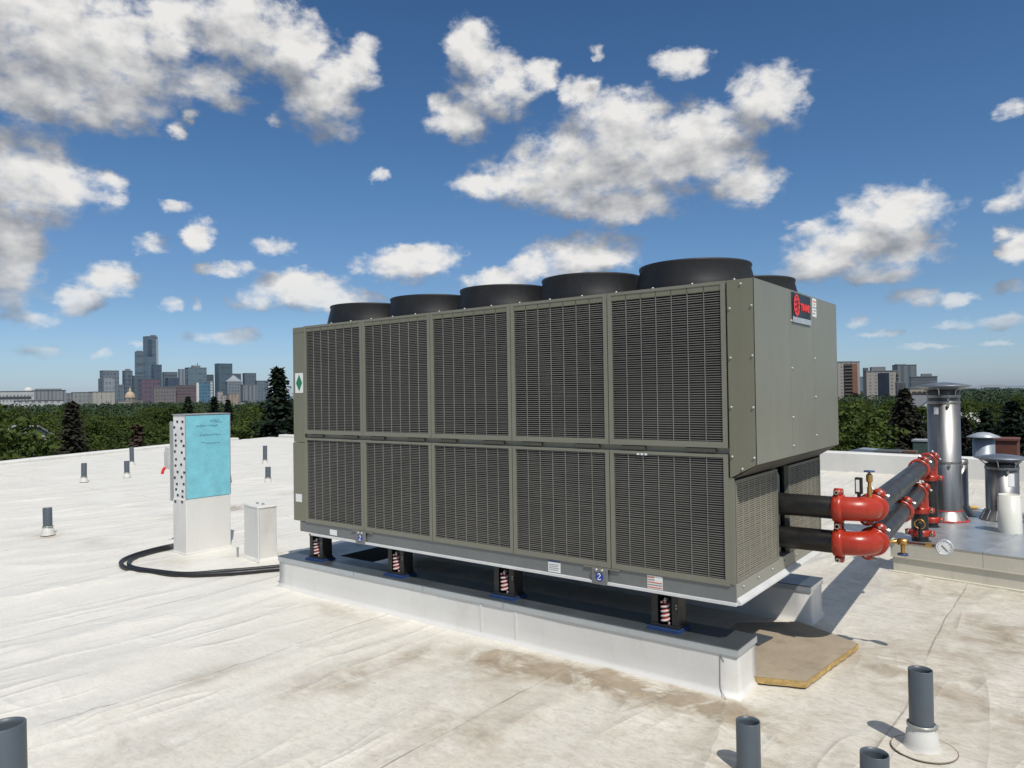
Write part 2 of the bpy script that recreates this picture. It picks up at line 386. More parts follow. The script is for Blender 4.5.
# ------------------------------------------------------------------ roof deck
def xl(y): return -22.7 - (y - 3.39) * .417
def yn(x): return 12.74 - .113 * x
def wrinkle(x, y):
    w = noise.noise(Vector((x * .35, y * .35, 3))) * .8
    r = 0
    for k, (sx, sy, a, th) in enumerate(((1.15, .20, .030, .10), (2.3, .5, .014, -.25), (.55, 1.1, .014, .5))):
        X = x * cos(th) - y * sin(th); Y = x * sin(th) + y * cos(th)
        n = noise.noise(Vector((X * sx + w, Y * sy, k * 7.3)))
        ridge = max(0, 1 - abs(n) * 6.5); r += a * ridge * ridge * (.5 + .9 * max(0, noise.noise(Vector((x * .5, y * .5, k + 11))) + .2))
    r += .010 * noise.noise(Vector((x * .6, y * .6, 20)))
    # keep the sheet flat under what stands on it
    if -7.4 < x < 2.0 and -.25 < y < 2.6: r *= .35
    return r
def lines(segs):
    out = []
    for a, b, d in segs:
        n = max(1, round((b - a) / d)); out += [a + (b - a) * i / n for i in range(n)]
    return out + [segs[-1][1]]
XS = lines([(-30, -10, .14), (-10, -6, .07), (-6, 2.5, .045), (2.5, 6, .25), (6, 14, 1)])
YS = lines([(-14, -5, 1), (-5, -3.2, .12), (-3.2, 2.2, .05), (2.2, 6, .12), (6, 16, .3)])
vs, fs = [], []
for y in YS:
    for x in XS:
        yy = y
        if y > 4: yy = 4 + (y - 4) / 12 * (yn(x if x > -26 else -26) - 4)
        xx = x
        if x < -10: xx = -10 + (x + 10) / 20 * (-10 - xl(yy))
        vs.append((xx, yy, wrinkle(xx, yy) - .006))
nx = len(XS)
for j in range(len(YS) - 1):
    for i in range(nx - 1): fs.append((j * nx + i, j * nx + i + 1, (j + 1) * nx + i + 1, (j + 1) * nx + i))
mb = MB(); mb.add(vs, fs, True)
tag(mb.build('roof_deck', MT['roof'], fix=False), kind='structure')
# the building the roof belongs to, under the sheet
mb = MB()
pts = [(xl(-14), -14), (14, -14), (14, yn(14)), (-26.9, yn(-26)), (xl(13.5), 13.5)]
mb.prism(pts, 'Z', -16, -.04)
tag(mb.build('building_block', MT['concrete']), 'pale walls of the flat roofed building underfoot', 'building')

def strip(name, p, q, h, t, m, label, cat, capm=None):
    p, q = Vector(p), Vector(q); d = (q - p).normalized(); n = Vector((-d.y, d.x)) * t
    mb = MB(); e = .012
    prof = [(0, -.02), (0, h - .03), (.03, h), (t - .03, h), (t, h - .03), (t, -.02)]
    L = (q - p).length; k = max(2, int(L / 1.2)); vs = []; fs = []
    for i in range(k + 1):
        b = p + d * (L * i / k); wob = noise.noise(Vector((i * .7, h, 1))) * .02
        for o, z in prof:
            r = b + Vector((-d.y, d.x)) * o; vs.append((r.x, r.y, z + (wob if z > .05 else 0)))
    m6 = len(prof)
    for i in range(k):
        for j in range(m6 - 1): fs.append((i * m6 + j, i * m6 + j + 1, (i + 1) * m6 + j + 1, (i + 1) * m6 + j))
    fs += [tuple(range(m6)), tuple(range(k * m6 + m6 - 1, k * m6 - 1, -1))]
    mb.add(vs, fs, False)
    return tag(mb.build(name, m), label, cat)
strip('parapet_wall', (-9.5, 13.79), (13.5, 11.2), .42, .3, MT['membrane'], 'white membrane covered parapet wall along the right edge of the roof', 'parapet')
strip('roof_edge', (-26.9, 15.55), (-9.6, 13.85), .13, .4, MT['membrane'], 'low white raised roof edge beyond the machine and the skyline panel', 'roof edge')
strip('roof_edge', (xl(-13), -13), (xl(13.6), 13.6), .1, .4, MT['membrane'], 'low white raised roof edge in front of the trees on the left', 'roof edge')

# ------------------------------------------------------------------ the chiller
PW = .83; L0 = -4.15; W = 1.89
ZT, ZMB, ZLT, ZLB, ZR = 2.509, 1.4865, 1.4465, .647, .533
ch = thing('chiller', 'large olive grey rooftop air cooled chiller with louvred panels and black fan cowls', 'chiller', (-2.0, .945, ZR))
def part(mb, name, m, parent=None):
    """a piece modelled in roof coordinates, hung on the chiller (or on one of its parts)"""
    o = mb.build(name, m); o.parent = parent or ch
    if parent is None: o.location = -Vector(ch.location)
    return o
mb = MB(); mb.box((-4.26, .06, .66), (-.12, W - .06, 2.45)); part(mb, 'cabinet_core', MT['dark'])
mb = MB(); mb.box((-4.30, .004, 2.455), (-.002, W - .004, 2.502)); part(mb, 'top_panel', MT['cabinet'])
# wire grille: generic plane grid. origin o, u along the face, outward normal n
def grille(mb, o, u, n, w, h, rows, cols, t=.0043, vb=.0036):
    o, u, n = Vector(o), Vector(u), Vector(n); z = Vector((0, 0, 1))
    def bar(c, du, dz, dn):
        vs = []
        for a, b, g in ((-1, -1, -1), (1, -1, -1), (1, 1, -1), (-1, 1, -1), (-1, -1, 1), (1, -1, 1), (1, 1, 1), (-1, 1, 1)):
            vs.append(c + u * (a * du) + z * (b * dz) + n * (g * dn))
        mb.add(vs, [(0, 1, 5, 4), (2, 3, 7, 6), (4, 5, 6, 7), (0, 3, 2, 1), (1, 2, 6, 5), (3, 0, 4, 7)])
    for i in range(rows): bar(o + u * (w / 2) + z * ((i + .5) / rows * h + random.uniform(-.0009, .0009)), w / 2, t / 2, .003)
    for j in range(1, cols): bar(o + u * (w * j / cols) + z * (h / 2) + n * .005, vb / 2, h / 2, .003)
def panel(x0, x1, z0, z1, rows, fr=.029, ft=.019, fb=.036):
    mb = MB(); y = 0.0; y1 = .030; g = .0035
    a, b = x0 + g, x1 - g
    mb.box((a, y, z0), (a + fr, y1, z1)); mb.box((b - fr, y, z0), (b, y1, z1))
    mb.box((a + fr, y + .0005, z0), (b - fr, y1, z0 + fb)); mb.box((a + fr, y + .0005, z1 - ft), (b - fr, y1, z1))
    p = part(mb, 'louvre_panel', MT['frame'])
    mb = MB(); grille(mb, (a + fr, .012, z0 + fb), (1, 0, 0), (0, -1, 0), b - a - 2 * fr, z1 - z0 - fb - ft, rows, 7)
    g_ = part(mb, 'wire_grille', MT['guard'], p)
    mb = MB(); mb.box((a + fr - .01, .052, z0 + .01), (b - fr + .01, .058, z1 - .01)); part(mb, 'coil_fins', MT['coil'], p)
    return p
for k in range(5):
    x0 = L0 + k * PW
    panel(x0, x0 + PW, ZMB, ZT, 66); panel(x0, x0 + PW, ZLB, ZLT, 53)
    for f0, f1 in ((.11, .32), (.67, .90)):
        mb = MB()
        mb.box((x0 + f0 * PW, .004, ZLT + .010), (x0 + f1 * PW, .022, ZMB - .004))
        for q in range(9):
            xx = x0 + (f0 + (f1 - f0) * (q + .5) / 9) * PW; mb.box((xx - .004, .0005, ZLT + .012), (xx + .004, .006, ZMB - .008))
        part(mb, 'grip_slot', mat('grip_dark', (.075, .073, .058), .6) if 'grip' not in MT else MT['grip'])
        MT.setdefault('grip', bpy.data.materials['grip_dark'])
mb = MB(); mb.box((L0, .026, ZLT + .001), (-.002, .034, ZMB - .001)); part(mb, 'centre_rail', MT['frame'])
for k in range(3):
    mb = MB(); x = -.62 + k * .028; mb.box((x, -.004, ZLT - .024), (x + .018, .0, ZLT - .012)); part(mb, 'white_clip', MT['whitepaint'])
# louvre panels of the far long side, plain
mb = MB(); mb.box((-4.28, W - .055, .66), (-.01, W - .03, 2.45)); part(mb, 'rear_coil', MT['coil'])
mb = MB(); grille(mb, (-4.28, W - .015, .66), (1, 0, 0), (0, 1, 0), 4.27, 1.79, 60, 40); part(mb, 'rear_guard', MT['guard'])
for k in range(6):
    x = L0 + k * PW; mb = MB(); mb.box((x - .03, W - .02, .66), (x + .03, W, ZT - .01)); part(mb, 'rear_post', MT['frame'])
# corner posts
def bolt(x, y, z, ax, parent):
    mb = MB(); s = -1 if ax == 'Y' else 1
    mb.lathe((x, y, z), [(.0095, 0), (.0095, s * .002), (.0065, s * .003), (.0065, s * .007), (.004, s * .009)], 8, ax, True, False, True)
    part(mb, 'bolt', MT['bolt'], parent)
lp = MB(); lp.bbox((-4.328, .006, 1.405), (L0 - .004, .20, ZT - .004)); lp = part(lp, 'corner_post', MT['cabinet'])
lq = MB(); lq.bbox((-4.340, .004, .650), (L0 - .004, .22, 1.400)); lq = part(lq, 'corner_post', MT['cabinet'])
mb = MB(); mb.box((-4.312, .22, .66), (-4.27, W, ZT - .01)); part(mb, 'rear_end_panel', MT['cabinet'])
for z in (2.38, 2.06, 1.78, 1.50): bolt(-4.298, .02, z, 'Y', lp)
# right overhanging end box with sloped underside
ZE0, ZE1 = 1.30, 1.3945
XE = .1757
core = MB(); core.prism([(.003, ZE0), (XE - .006, ZE1 + .002), (XE - .006, ZT - .004), (.003, ZT - .004)], 'Y', .012, W - .012)
core = part(core, 'end_box', MT['cabinet'])
cp = MB(); cp.prism([(.010, ZE0 + .006), (XE - .001, ZE1), (XE - .001, ZT), (.010, ZT)], 'Y', 0, .011); cp = part(cp, 'corner_panel', MT['cabinet'])
cq = MB(); cq.prism([(.010, ZE0 + .006), (XE - .001, ZE1), (XE - .001, ZT), (.010, ZT)], 'Y', W - .011, W); part(cq, 'corner_panel', MT['cabinet'])
for z in (2.335, 2.035, 1.735, 1.435):
    bolt(.024, 0, z, 'Y', cp); bolt(.158, 0, z - .002 + (.01 if z > 2 else 0), 'Y', cp)
bolt(.095, 0, ZT - .03, 'Y', cp); bolt(.085, 0, 1.363, 'Y', cp)
eps = []
for a, b in ((.0, .696), (.6985, 1.2415), (1.244, W)):
    mb = MB(); mb.box((XE - .005, a, ZE1 - .001), (XE, b, ZT)); eps.append(part(mb, 'end_panel', MT['endlit']))
for z in (2.30, 1.98, 1.65, 1.49): bolt(XE, .715, z if z > 1.5 else 1.46, 'X', eps[1])
for z in (2.06, 1.78, 1.50): bolt(XE, 1.262, z, 'X', eps[2])
mb = MB()   # soffit sheet under the overhang, its shade put into the dark colour
mb.prism([(.012, ZE0 - .006), (XE - .012, ZE1 - .010), (XE - .012, ZE1 - .006), (.012, ZE0 - .002)], 'Y', .014, W - .014)
part(mb, 'soffit', MT['grip'])
# sign with emblem and lettering
SX = XE + .001
sg = MB(); sg.bbox((SX, .727, 2.292), (SX + .006, 1.152, 2.497), .002); sg = part(sg, 'maker_sign', MT['logoblack'])
mb = MB(); mb.box((SX + .0062, .728, 2.293), (SX + .0085, 1.151, 2.331)); part(mb, 'sign_strip', MT['logosilver'], sg)
em = MB(); cy, cz, er = .815, 2.413, .074
n = 36
em.add([(SX + .009, cy + er * .92 * cos(2 * pi * i / n), cz + er * sin(2 * pi * i / n)) for i in range(n)], [tuple(range(n))])
em = part(em, 'emblem', MT['logored'], sg)
for s_ in (-1, 1):
    mb = MB()
    for (a, b, c, d) in ((-.055, .012, .055, .030), (-.045, -.02, .05, .0), (-.02, .045, .012, .05)):
        mb.tube([(SX + .0098, cy + a * .8, cz + s_ * b), (SX + .0098, cy + (a + c) * .4, cz + s_ * (b + d) / 2 + .012), (SX + .0098, cy + c * .8, cz + s_ * d)], .0032, 6)
    part(mb, 'emblem_swirl', mat('emblem_line', (.16, .012, .012), .5), em)
rot = Matrix.Translation((SX + .0085, 1.010, 2.405)) @ Matrix(((0, 0, 1, 0), (1, 0, 0, 0), (0, 1, 0, 0), (0, 0, 0, 1)))
tm = text_mesh('lettering', 'TRANE', .066, MT['logored'], sg, rot)
st = MB(); st.box((SX, 1.215, 2.365), (SX + .001, 1.318, 2.500)); st = part(st, 'spec_sticker', MT['whitepaint'])
for k in range(5):
    mb = MB(); z = 2.385 + k * .022; mb.box((SX + .0012, 1.228 + .02 * (k % 2), z), (SX + .0018, 1.285 + .02 * (k % 3), z + .008)); part(mb, 'print_line', MT['greytext'] if k < 4 else MT['logored'], st)
# fan cowls
fc = MB(); fc.lathe((0, 0, 0), [(.418, -.06), (.412, 0), (.402, .045), (.374, .158), (.381, .172), (.379, .184), (.366, .186), (.360, .172), (.372, .02), (.385, -.05)], 56)
fan0 = None
for j, y in enumerate((.455, 1.425)):
    for k in range(5):
        x = -.392 - PW * k
        if fan0 is None:
            fan0 = fc.build('fan_cowl', MT['fan'], ch, Vector((x, y, ZT)) - Vector(ch.location))
            hb = MB(); hb.lathe((0, 0, .03), [(.0, .06), (.07, .06), (.085, .03), (.085, -.03)], 20); hub = hb.build('fan_hub', MT['black'], fan0)
            for q in range(5):
                a = 2 * pi * q / 5; bl = MB()
                p = [Vector((.08, -.04, .0)), Vector((.34, -.10, -.01)), Vector((.345, .08, .05)), Vector((.08, .04, .05))]
                bl.add([Matrix.Rotation(a, 3, 'Z') @ v for v in p], [(0, 1, 2, 3)]); bl.build('fan_blade', MT['black'], fan0)
            gd = MB()
            for rr in (.10, .16, .22, .28, .34):
                gd.tube([(rr * cos(2 * pi * i / 28), rr * sin(2 * pi * i / 28), .170 + .02 * (1 - rr / .36)) for i in range(29)], .003, 5, False)
            for q in range(8):
                a = 2 * pi * q / 8; gd.tube([(.03 * cos(a), .03 * sin(a), .190), (.365 * cos(a), .365 * sin(a), .170)], .003, 5)
            gd.build('fan_guard', MT['steeldark'], fan0)
        else:
            c = copy_tree(fan0, ch); c.location = Vector((x, y, ZT)) - Vector(ch.location)
for k in range(16):   # tiny lifting screws along the top edge
    bx = L0 + .12 + k * .272; mb = MB(); mb.lathe((bx, .02, ZT - .001), [(.009, 0), (.009, .006), (.005, .011)], 8, 'Z', True, False, True); part(mb, 'bolt', MT['bolt'])
# base rail
br = MB(); br.box((-4.245, .010, ZR + .018), (.0295, .06, ZLB - .002)); br.box((-4.20, W - .06, ZR + .018), (.0295, W - .01, ZLB - .002))
br.box((-4.20, .06, ZR + .018), (-4.15, W - .06, ZLB - .002)); br = part(br, 'base_rail', MT['rail'])
mb = MB(); mb.box((-4.06, -.012, ZR), (.035, .10, ZR + .0165)); part(mb, 'rail_lip', MT['lip'], br)
mb = MB(); mb.box((-4.2, .06, ZR + .02), (.0, W - .06, ZR + .03)); part(mb, 'base_pan', MT['dark'])  # near-black colour carries the deep shade under the unit
er_ = MB(); er_.prism([(.032, .556), (.032, .664), (-.05, .664), (-.05, .556)], 'Y', .0125, W - .0125); er_ = part(er_, 'end_rail', mat('end_rail_sunlit', (.29, .285, .245), .5, .1, .06, 3))  # paler than the base rail: sunlight on this end is in the colour
mb = MB(); mb.prism([(.034, ZR + .001), (.060, ZR + .006), (.060, ZR + .016), (.0345, .575), (-.03, .575), (-.03, ZR + .001)], 'Y', .013, W - .013); part(mb, 'rail_lip', MT['lip'], er_)
for k in range(7):
    bolt(.034, .12 + k * .27, .628, 'X', er_)
mb = MB(); mb.box((-.006, .004, .66), (.030, .016, ZLT - .14)); part(mb, 'corner_trim', MT['frame'])
# end coils either side of the pipe gap
for a, b in ((.022, .812), (1.058, 1.872)):
    mb = MB(); z0, z1 = .668, 1.288
    mb.box((.0, a, z0), (.034, a + .020, z1)); mb.box((.0, b - .020, z0), (.034, b, z1))
    mb.box((.0005, a + .020, z0), (.0335, b - .020, z0 + .02)); mb.box((.0005, a + .02, z1 - .012), (.0335, b - .02, z1))
    p = part(mb, 'end_coil', MT['frame'])
    mb = MB(); grille(mb, (.024, a + .02, z0 + .02), (0, 1, 0), (1, 0, 0), b - a - .04, z1 - z0 - .032, 44, 7, .0062, .005); part(mb, 'wire_grille', mat('end_guard_wire', (.30, .285, .23), .5) if 'eg' not in MT else MT['eg'], p)
    MT['eg'] = bpy.data.materials['end_guard_wire']
    mb = MB(); mb.box((-.02, a + .01, z0), (.008, b - .01, z1 - .002)); part(mb, 'coil_fins', MT['coil'], p)
mb = MB()
prof = [(.034 + (.006 if i % 2 else 0), i * .02) for i in range(27)]
mb.lathe((-.05, .865, .70), prof, 16); part(mb, 'ribbed_hose', MT['whitepaint'])
mb = MB(); mb.box((-.09, .955, .66), (-.05, .985, 1.28)); mb.tube([(-.03, 1.02, .67), (-.03, 1.02, 1.22), (-.06, 1.02, 1.27)], .010, 8); part(mb, 'gap_strut', MT['elecgrey'])
# stickers and lifting plates on the rail
YF = .0085
def sticker(name, x0, x1, z0, z1, y, m=MT['whitepaint']):
    mb = MB(); mb.box((x0, y - .0012, z0), (x1, y, z1)); return part(mb, name, m)
for xc in (-3.356, -.915):
    mb = MB(); mb.bbox((xc - .062, -.014, ZR - .004), (xc + .062, .0, ZR + .102), .003); p = part(mb, 'lifting_plate', MT['rail'])
    mb = MB(); mb.lathe((xc, -.0142, ZR + .048), [(.031, 0), (.031, -.0012)], 26, 'Y', False, True, True); d = part(mb, 'blue_disc', MT['blue'], p)
    mb = MB(); y = -.0165
    hook = [(xc - .011, y, ZR + .060), (xc - .006, y, ZR + .070), (xc + .004, y, ZR + .070), (xc + .009, y, ZR + .061), (xc + .004, y, ZR + .052), (xc - .001, y, ZR + .046), (xc - .012, y, ZR + .036), (xc - .010, y, ZR + .029), (xc + .004, y, ZR + .028), (xc + .013, y, ZR + .034)]
    mb.tube(hook, .0035, 6); part(mb, 'hook_symbol', MT['whitepaint'], d)
    for s_ in (-1, 1):
        mb = MB(); mb.lathe((xc + s_ * .022, -.014, ZR + .093), [(.012, 0), (.012, -.006), (.007, -.010)], 10, 'Y', True, False, True); part(mb, 'bolt', MT['bolt'], p)
    mb = MB(); mb.box((xc - .13, -.004, ZLB - .012), (xc + .15, .006, ZLB - .003)); part(mb, 'plate_bracket', MT['frame'], p)
p = sticker('data_sticker', -1.353, -1.247, .556, .640, YF)
sticker('sticker_header', -1.352, -1.248, .628, .639, YF - .0014, MT['navy']).parent = ch
for k in range(4):
    sticker('print_line', -1.345, -1.27 + .012 * (k % 2), .570 + k * .013, .574 + k * .013, YF - .0014, MT['greytext'])
sticker('warning_sticker', -.565, -.455, .553, .640, YF)
for k in range(5):
    sticker('print_line', -.562, -.458 if k < 3 else -.512, .560 + k * .016, .567 + k * .016, YF - .0014, MT['orange'] if k % 2 == 0 else MT['greytext'])
sticker('small_sticker', -3.80, -3.70, .562, .612, YF)
p = sticker('post_sticker', -4.300, -4.205, .83, .905, .0035)
p = sticker('diamond_sticker', -4.290, -4.170, 1.875, 2.065, .0055)
mb = MB(); xc, zc = -4.230, 1.97; mb.add([(xc - .048, .0038, zc), (xc, .0038, zc - .082), (xc + .048, .0038, zc), (xc, .0038, zc + .082)], [(0, 1, 2, 3)]); mb.add([(0, 0, 0)] * 0, []); part(mb, 'green_diamond', MT['green'])

# ------------------------------------------------------------------ curbs and springs
def curb(name, label, x0, x1, y0, y1, h, lm, fascia=.046):
    t = thing(name, label, 'curb', ((x0 + x1) / 2, (y0 + y1) / 2, 0))
    off = -Vector(t.location)
    mb = MB(); k = 40; vs = []; fs = []
    # membrane body with a soft flare at the foot and slightly wavy faces
    def ringpts(z, gr):
        out = []; cs = [(x0, y0), (x1, y0), (x1, y1), (x0, y1)]; nn = [k, 4, k, 4]
        for e in range(4):
            a, b = Vector(cs[e]), Vector(cs[(e + 1) % 4]); d = (b - a).normalized(); nr = Vector((d.y, -d.x))
            for i in range(nn[e]):
                q = a + (b - a) * (i / nn[e]); w = .004 * noise.noise(Vector((q.x * 3, q.y * 3, z * 8))) * (0 if i == 0 else 1)
                c = Vector(((x0 + x1) / 2, (y0 + y1) / 2)); s2 = nr * (gr + w)
                if i == 0:
                    pd = (cs[e][0] - cs[e - 1][0], cs[e][1] - cs[e - 1][1]); pd = Vector(pd).normalized(); s2 = (nr + Vector((pd.y, -pd.x))) * gr
                q = q + s2; out.append((q.x, q.y, z))
        return out
    rings = [ringpts(z, g) for z, g in ((-.02, .026), (.004, .020), (.014, .009), (.04, .002), (.12, 0), (h - fascia, 0), (h - .006, 0))]
    m_ = len(rings[0])
    for r in rings: vs += r
    for a in range(len(rings) - 1):
        for i in range(m_): fs.append((a * m_ + i, a * m_ + (i + 1) % m_, (a + 1) * m_ + (i + 1) % m_, (a + 1) * m_ + i))
    mb.add(vs, fs, True); mb.build('membrane_wrap', lm, t, off)
    mb = MB(); e = .009
    mb.box((x0 - e, y0 - e, h - fascia), (x1 + e, y0 - .002, h - .002)); mb.box((x0 - e, y1 + .002, h - fascia), (x1 + e, y1 + e, h - .002))
    mb.box((x0 - e, y0 - .001, h - fascia), (x0 - .002, y1 + .001, h - .002)); mb.box((x1 + .002, y0 - .001, h - fascia), (x1 + e, y1 + .001, h - .002))
    mb.build('metal_fascia', MT['fascia'], t, off)
    mb = MB(); mb.bbox((x0 - e - .002, y0 - e - .002, h - .004), (x1 + e + .002, y1 + e + .002, h + .002), .002)
    cap = mb.build('metal_cap', MT['capmetal'], t, off)
    return t, off, cap
fcb, foff, cap = curb('equipment_curb', 'long white wrapped curb with grey metal cap under the near side of the chiller', -4.4987, .049, -.05, .2655, .2925, MT['membrane'])
mb = MB(); mb.bbox((-4.49, .275, .15), (-4.0, 1.62, .292), .003); mb.build('cross_beam', MT['capmetal'], fcb, foff)
for x in (-2.55, -1.72, -3.4):   # lap joints in the cap and wrap
    mb = MB(); mb.box((x, -.0625, .244), (x + .0022, -.0585, .2935)); mb.build('cap_joint', MT['greytext'], fcb, foff)
mb = MB(); mb.tube([(-.055, -.054, .236), (-.056, -.055, .06), (-.044, -.062, .02), (.0, -.11, .004)], .0022, 5); mb.tube([(-.052, -.055, .237), (-.03, -.054, .205)], .0022, 5); mb.build('wrap_seam', MT['greytext'], fcb, foff)
for xb in (-1.95, -1.62):
    mb = MB(); mb.box((xb, -.0545, .02), (xb + .02, -.0505, .24)); mb.build('wrap_lap', MT['membrane'], fcb, foff)
bcb, boff, _ = curb('equipment_curb', 'white wrapped curb with metal cap under the far side of the chiller', -4.45, .0, 1.65, 1.97, .29, MT['membrane'])
bcb['label'] = 'shorter looking white curb end with grey cap beneath the red pipes'
SPL = ['leftmost spring mount at the skyline end of the curb', 'second spring mount from the left on the long curb', 'third spring mount from the left on the long curb', 'nearest spring mount by the right end of the long curb']
def spring():
    t = thing('spring_mount', '', 'spring mount', (0, 0, .2945), 0, 'spring mounts on the near curb')
    mb = MB(); mb.bbox((-.142, -.105, 0), (.142, .105, .008), .002); mb.bbox((-.136, -.098, .0095), (.136, .098, .018), .002); mb.build('rubber_pad', MT['bluepad'], t)
    mb = MB(); mb.bbox((-.120, -.07, .0185), (.125, .085, .036), .003)
    mb.box((-.115, .055, .036), (.115, .075, .20)); mb.build('base_plate', MT['black'], t)
    for s_ in (-1, 1):
        mb = MB(); x = s_ * .088
        mb.prism([(x - .028, -.055), (x + .028, -.055), (x + .028, .054), (x - .028, .054)], 'Z', .036, .222); mb.build('side_post', MT['black'], t)
    mb = MB(); mb.box((-.12, -.06, .2225), (.12, .08, .2395)); mb.lathe((0, -.01, .19), [(.03, 0), (.03, .015)], 14, 'Z', True, True, True); mb.build('top_plate', MT['black'], t)
    turns = 4.6; n = 120; hx = [(.030 * cos(2 * pi * turns * i / n), -.045 + .030 * sin(2 * pi * turns * i / n), .042 + .135 * i / n) for i in range(n + 1)]
    mb = MB(); mb.tube(hx, .0075, 8); cs = mb.build('coil_spring', MT['springwhite'], t)
    mb = MB(); hy = [(.021 * cos(2 * pi * 4.6 * i / n), -.045 + .021 * sin(2 * pi * 4.6 * i / n), .056 + .120 * i / n) for i in range(n + 1)]; mb.tube(hy, .009, 7); mb.build('inner_coil', MT['springpink'], cs)
    mb = MB(); mb.tube([(0, -.045, .17), (0, -.045, .205)], .007, 8); mb.lathe((0, -.045, .183), [(.014, 0), (.014, .012)], 6, 'Z', False, True, True); mb.build('adjusting_bolt', MT['bolt'], t)
    for z in (.15, .17):
        mb = MB(); mb.lathe((.1, -.0555, z), [(.007, 0), (.005, -.006)], 8, 'Y', True, False, True); mb.build('bolt', MT['bolt'], t)
    return t
sp0 = spring()
for i, x in enumerate((-4.035, -2.955, -1.78, -.455)):
    o = sp0 if i == 0 else copy_tree(sp0)
    o.location = (x, .078, .2945); o.scale = (.82, .86, 1); o['label'] = SPL[i]
# fibre board lying on the roof between the curbs
def slab(name, label, corners, z, th, top, side):
    t = thing(name, label, 'board', (corners[0][0], corners[0][1], 0)); off = -Vector(t.location)
    edge = []
    m_ = len(corners)
    for i in range(m_):
        a, b = Vector(corners[i]), Vector(corners[(i + 1) % m_]); n = max(4, int((b - a).length / .03))
        for k in range(n):
            q = a + (b - a) * (k / n); d = (b - a).normalized(); j = random.uniform(-.003, .003); edge.append(q + Vector((-d.y, d.x)) * j)
    n = len(edge)
    mb = MB(); vs = [(q.x, q.y, z) for q in edge] + [(q.x + random.uniform(-.004, .004), q.y + random.uniform(-.004, .004), z + th * .5) for q in edge] + [(q.x, q.y, z + th - .001) for q in edge]
    mb.add(vs, [(r * n + i, r * n + (i + 1) % n, (r + 1) * n + (i + 1) % n, (r + 1) * n + i) for r in range(2) for i in range(n)]); mb.build('foam_edge', side, t, off)
    mb = MB(); mb.add([(q.x, q.y, z + th) for q in edge], [tuple(range(n))]); mb.build('paper_face', top, t, off)
    return t
slab('insulation_board', 'brown kraft faced insulation board with ragged yellow edge lying by the curb', [(-.36, .33), (.07, .228), (.335, .325), (.438, 1.235), (-.05, 1.50), (-.42, 1.2)], .006, .040, MT['kraft'], MT['foam'])
mb = MB(); mb.add([(0, 0, 0), (.14, -.02, 0), (.17, .20, 0), (.03, .22, 0), (0, 0, .006), (.14, -.02, .006), (.17, .20, .006), (.03, .22, .006)], [(0, 3, 2, 1), (4, 5, 6, 7), (0, 1, 5, 4), (1, 2, 6, 5), (2, 3, 7, 6), (3, 0, 4, 7)])
tag(mb.build('metal_offcut', MT['capmetal'], loc=(-.25, .80, .050)), 'small grey sheet metal offcut lying on the insulation board', 'offcut')

# ------------------------------------------------------------------ red and black water pipes
def coupling(mb, c, ax, r, lug):
    """grooved clamp: ring round axis ax at c with two bolt lugs along direction lug"""
    c, ax, lug = Vector(c), Vector(ax).normalized(), Vector(lug).normalized(); sd = ax.cross(lug)
    prof = [(-.034, r + .002), (-.030, r + .016), (-.012, r + .022), (.012, r + .022), (.030, r + .016), (.034, r + .002)]
    n = 32; vs = []; fs = []
    for h, rr in prof:
        for i in range(n):
            a = 2 * pi * i / n; vs.append(tuple(c + ax * h + (lug * cos(a) + sd * sin(a)) * rr))
    for k in range(len(prof) - 1):
        for i in range(n): fs.append((k * n + i, k * n + (i + 1) % n, (k + 1) * n + (i + 1) % n, (k + 1) * n + i))
    mb.add(vs, fs, True)
    for s_ in (-1, 1):
        p = c + lug * (s_ * (r + .030))
        vs = []
        for a in range(12):
            g = 2 * pi * a / 12
            for h in (-.024, .024): vs.append(tuple(p + ax * h + (lug * cos(g) * .028 + sd * 0) + sd * (sin(g) * .040)))
        fs = [tuple(range(0, 24, 2)), tuple(range(23, 0, -2))] + [(2 * a, 2 * a + 1, (2 * a + 3) % 24, (2 * a + 2) % 24) for a in range(12)]
        mb.add(vs, fs, True)
    return mb
def coupling_bolts(t, off, c, ax, r, lug, par):
    c, ax, lug = Vector(c), Vector(ax).normalized(), Vector(lug).normalized(); sd = ax.cross(lug)
    for s_ in (-1, 1):
        p = c + lug * (s_ * (r + .034)); mb = MB(); mb.tube([p - sd * .062, p + sd * .062], .008, 8); mb.tube([p - sd * .062, p - sd * .046], .015, 6, True, False); mb.tube([p + sd * .046, p + sd * .062], .015, 6, True, False)
        mb.tube([p - ax * .03, p + ax * .03], .010, 8)
        mb.build('coupling_bolt', MT['bolt'], par)
RP = .0765
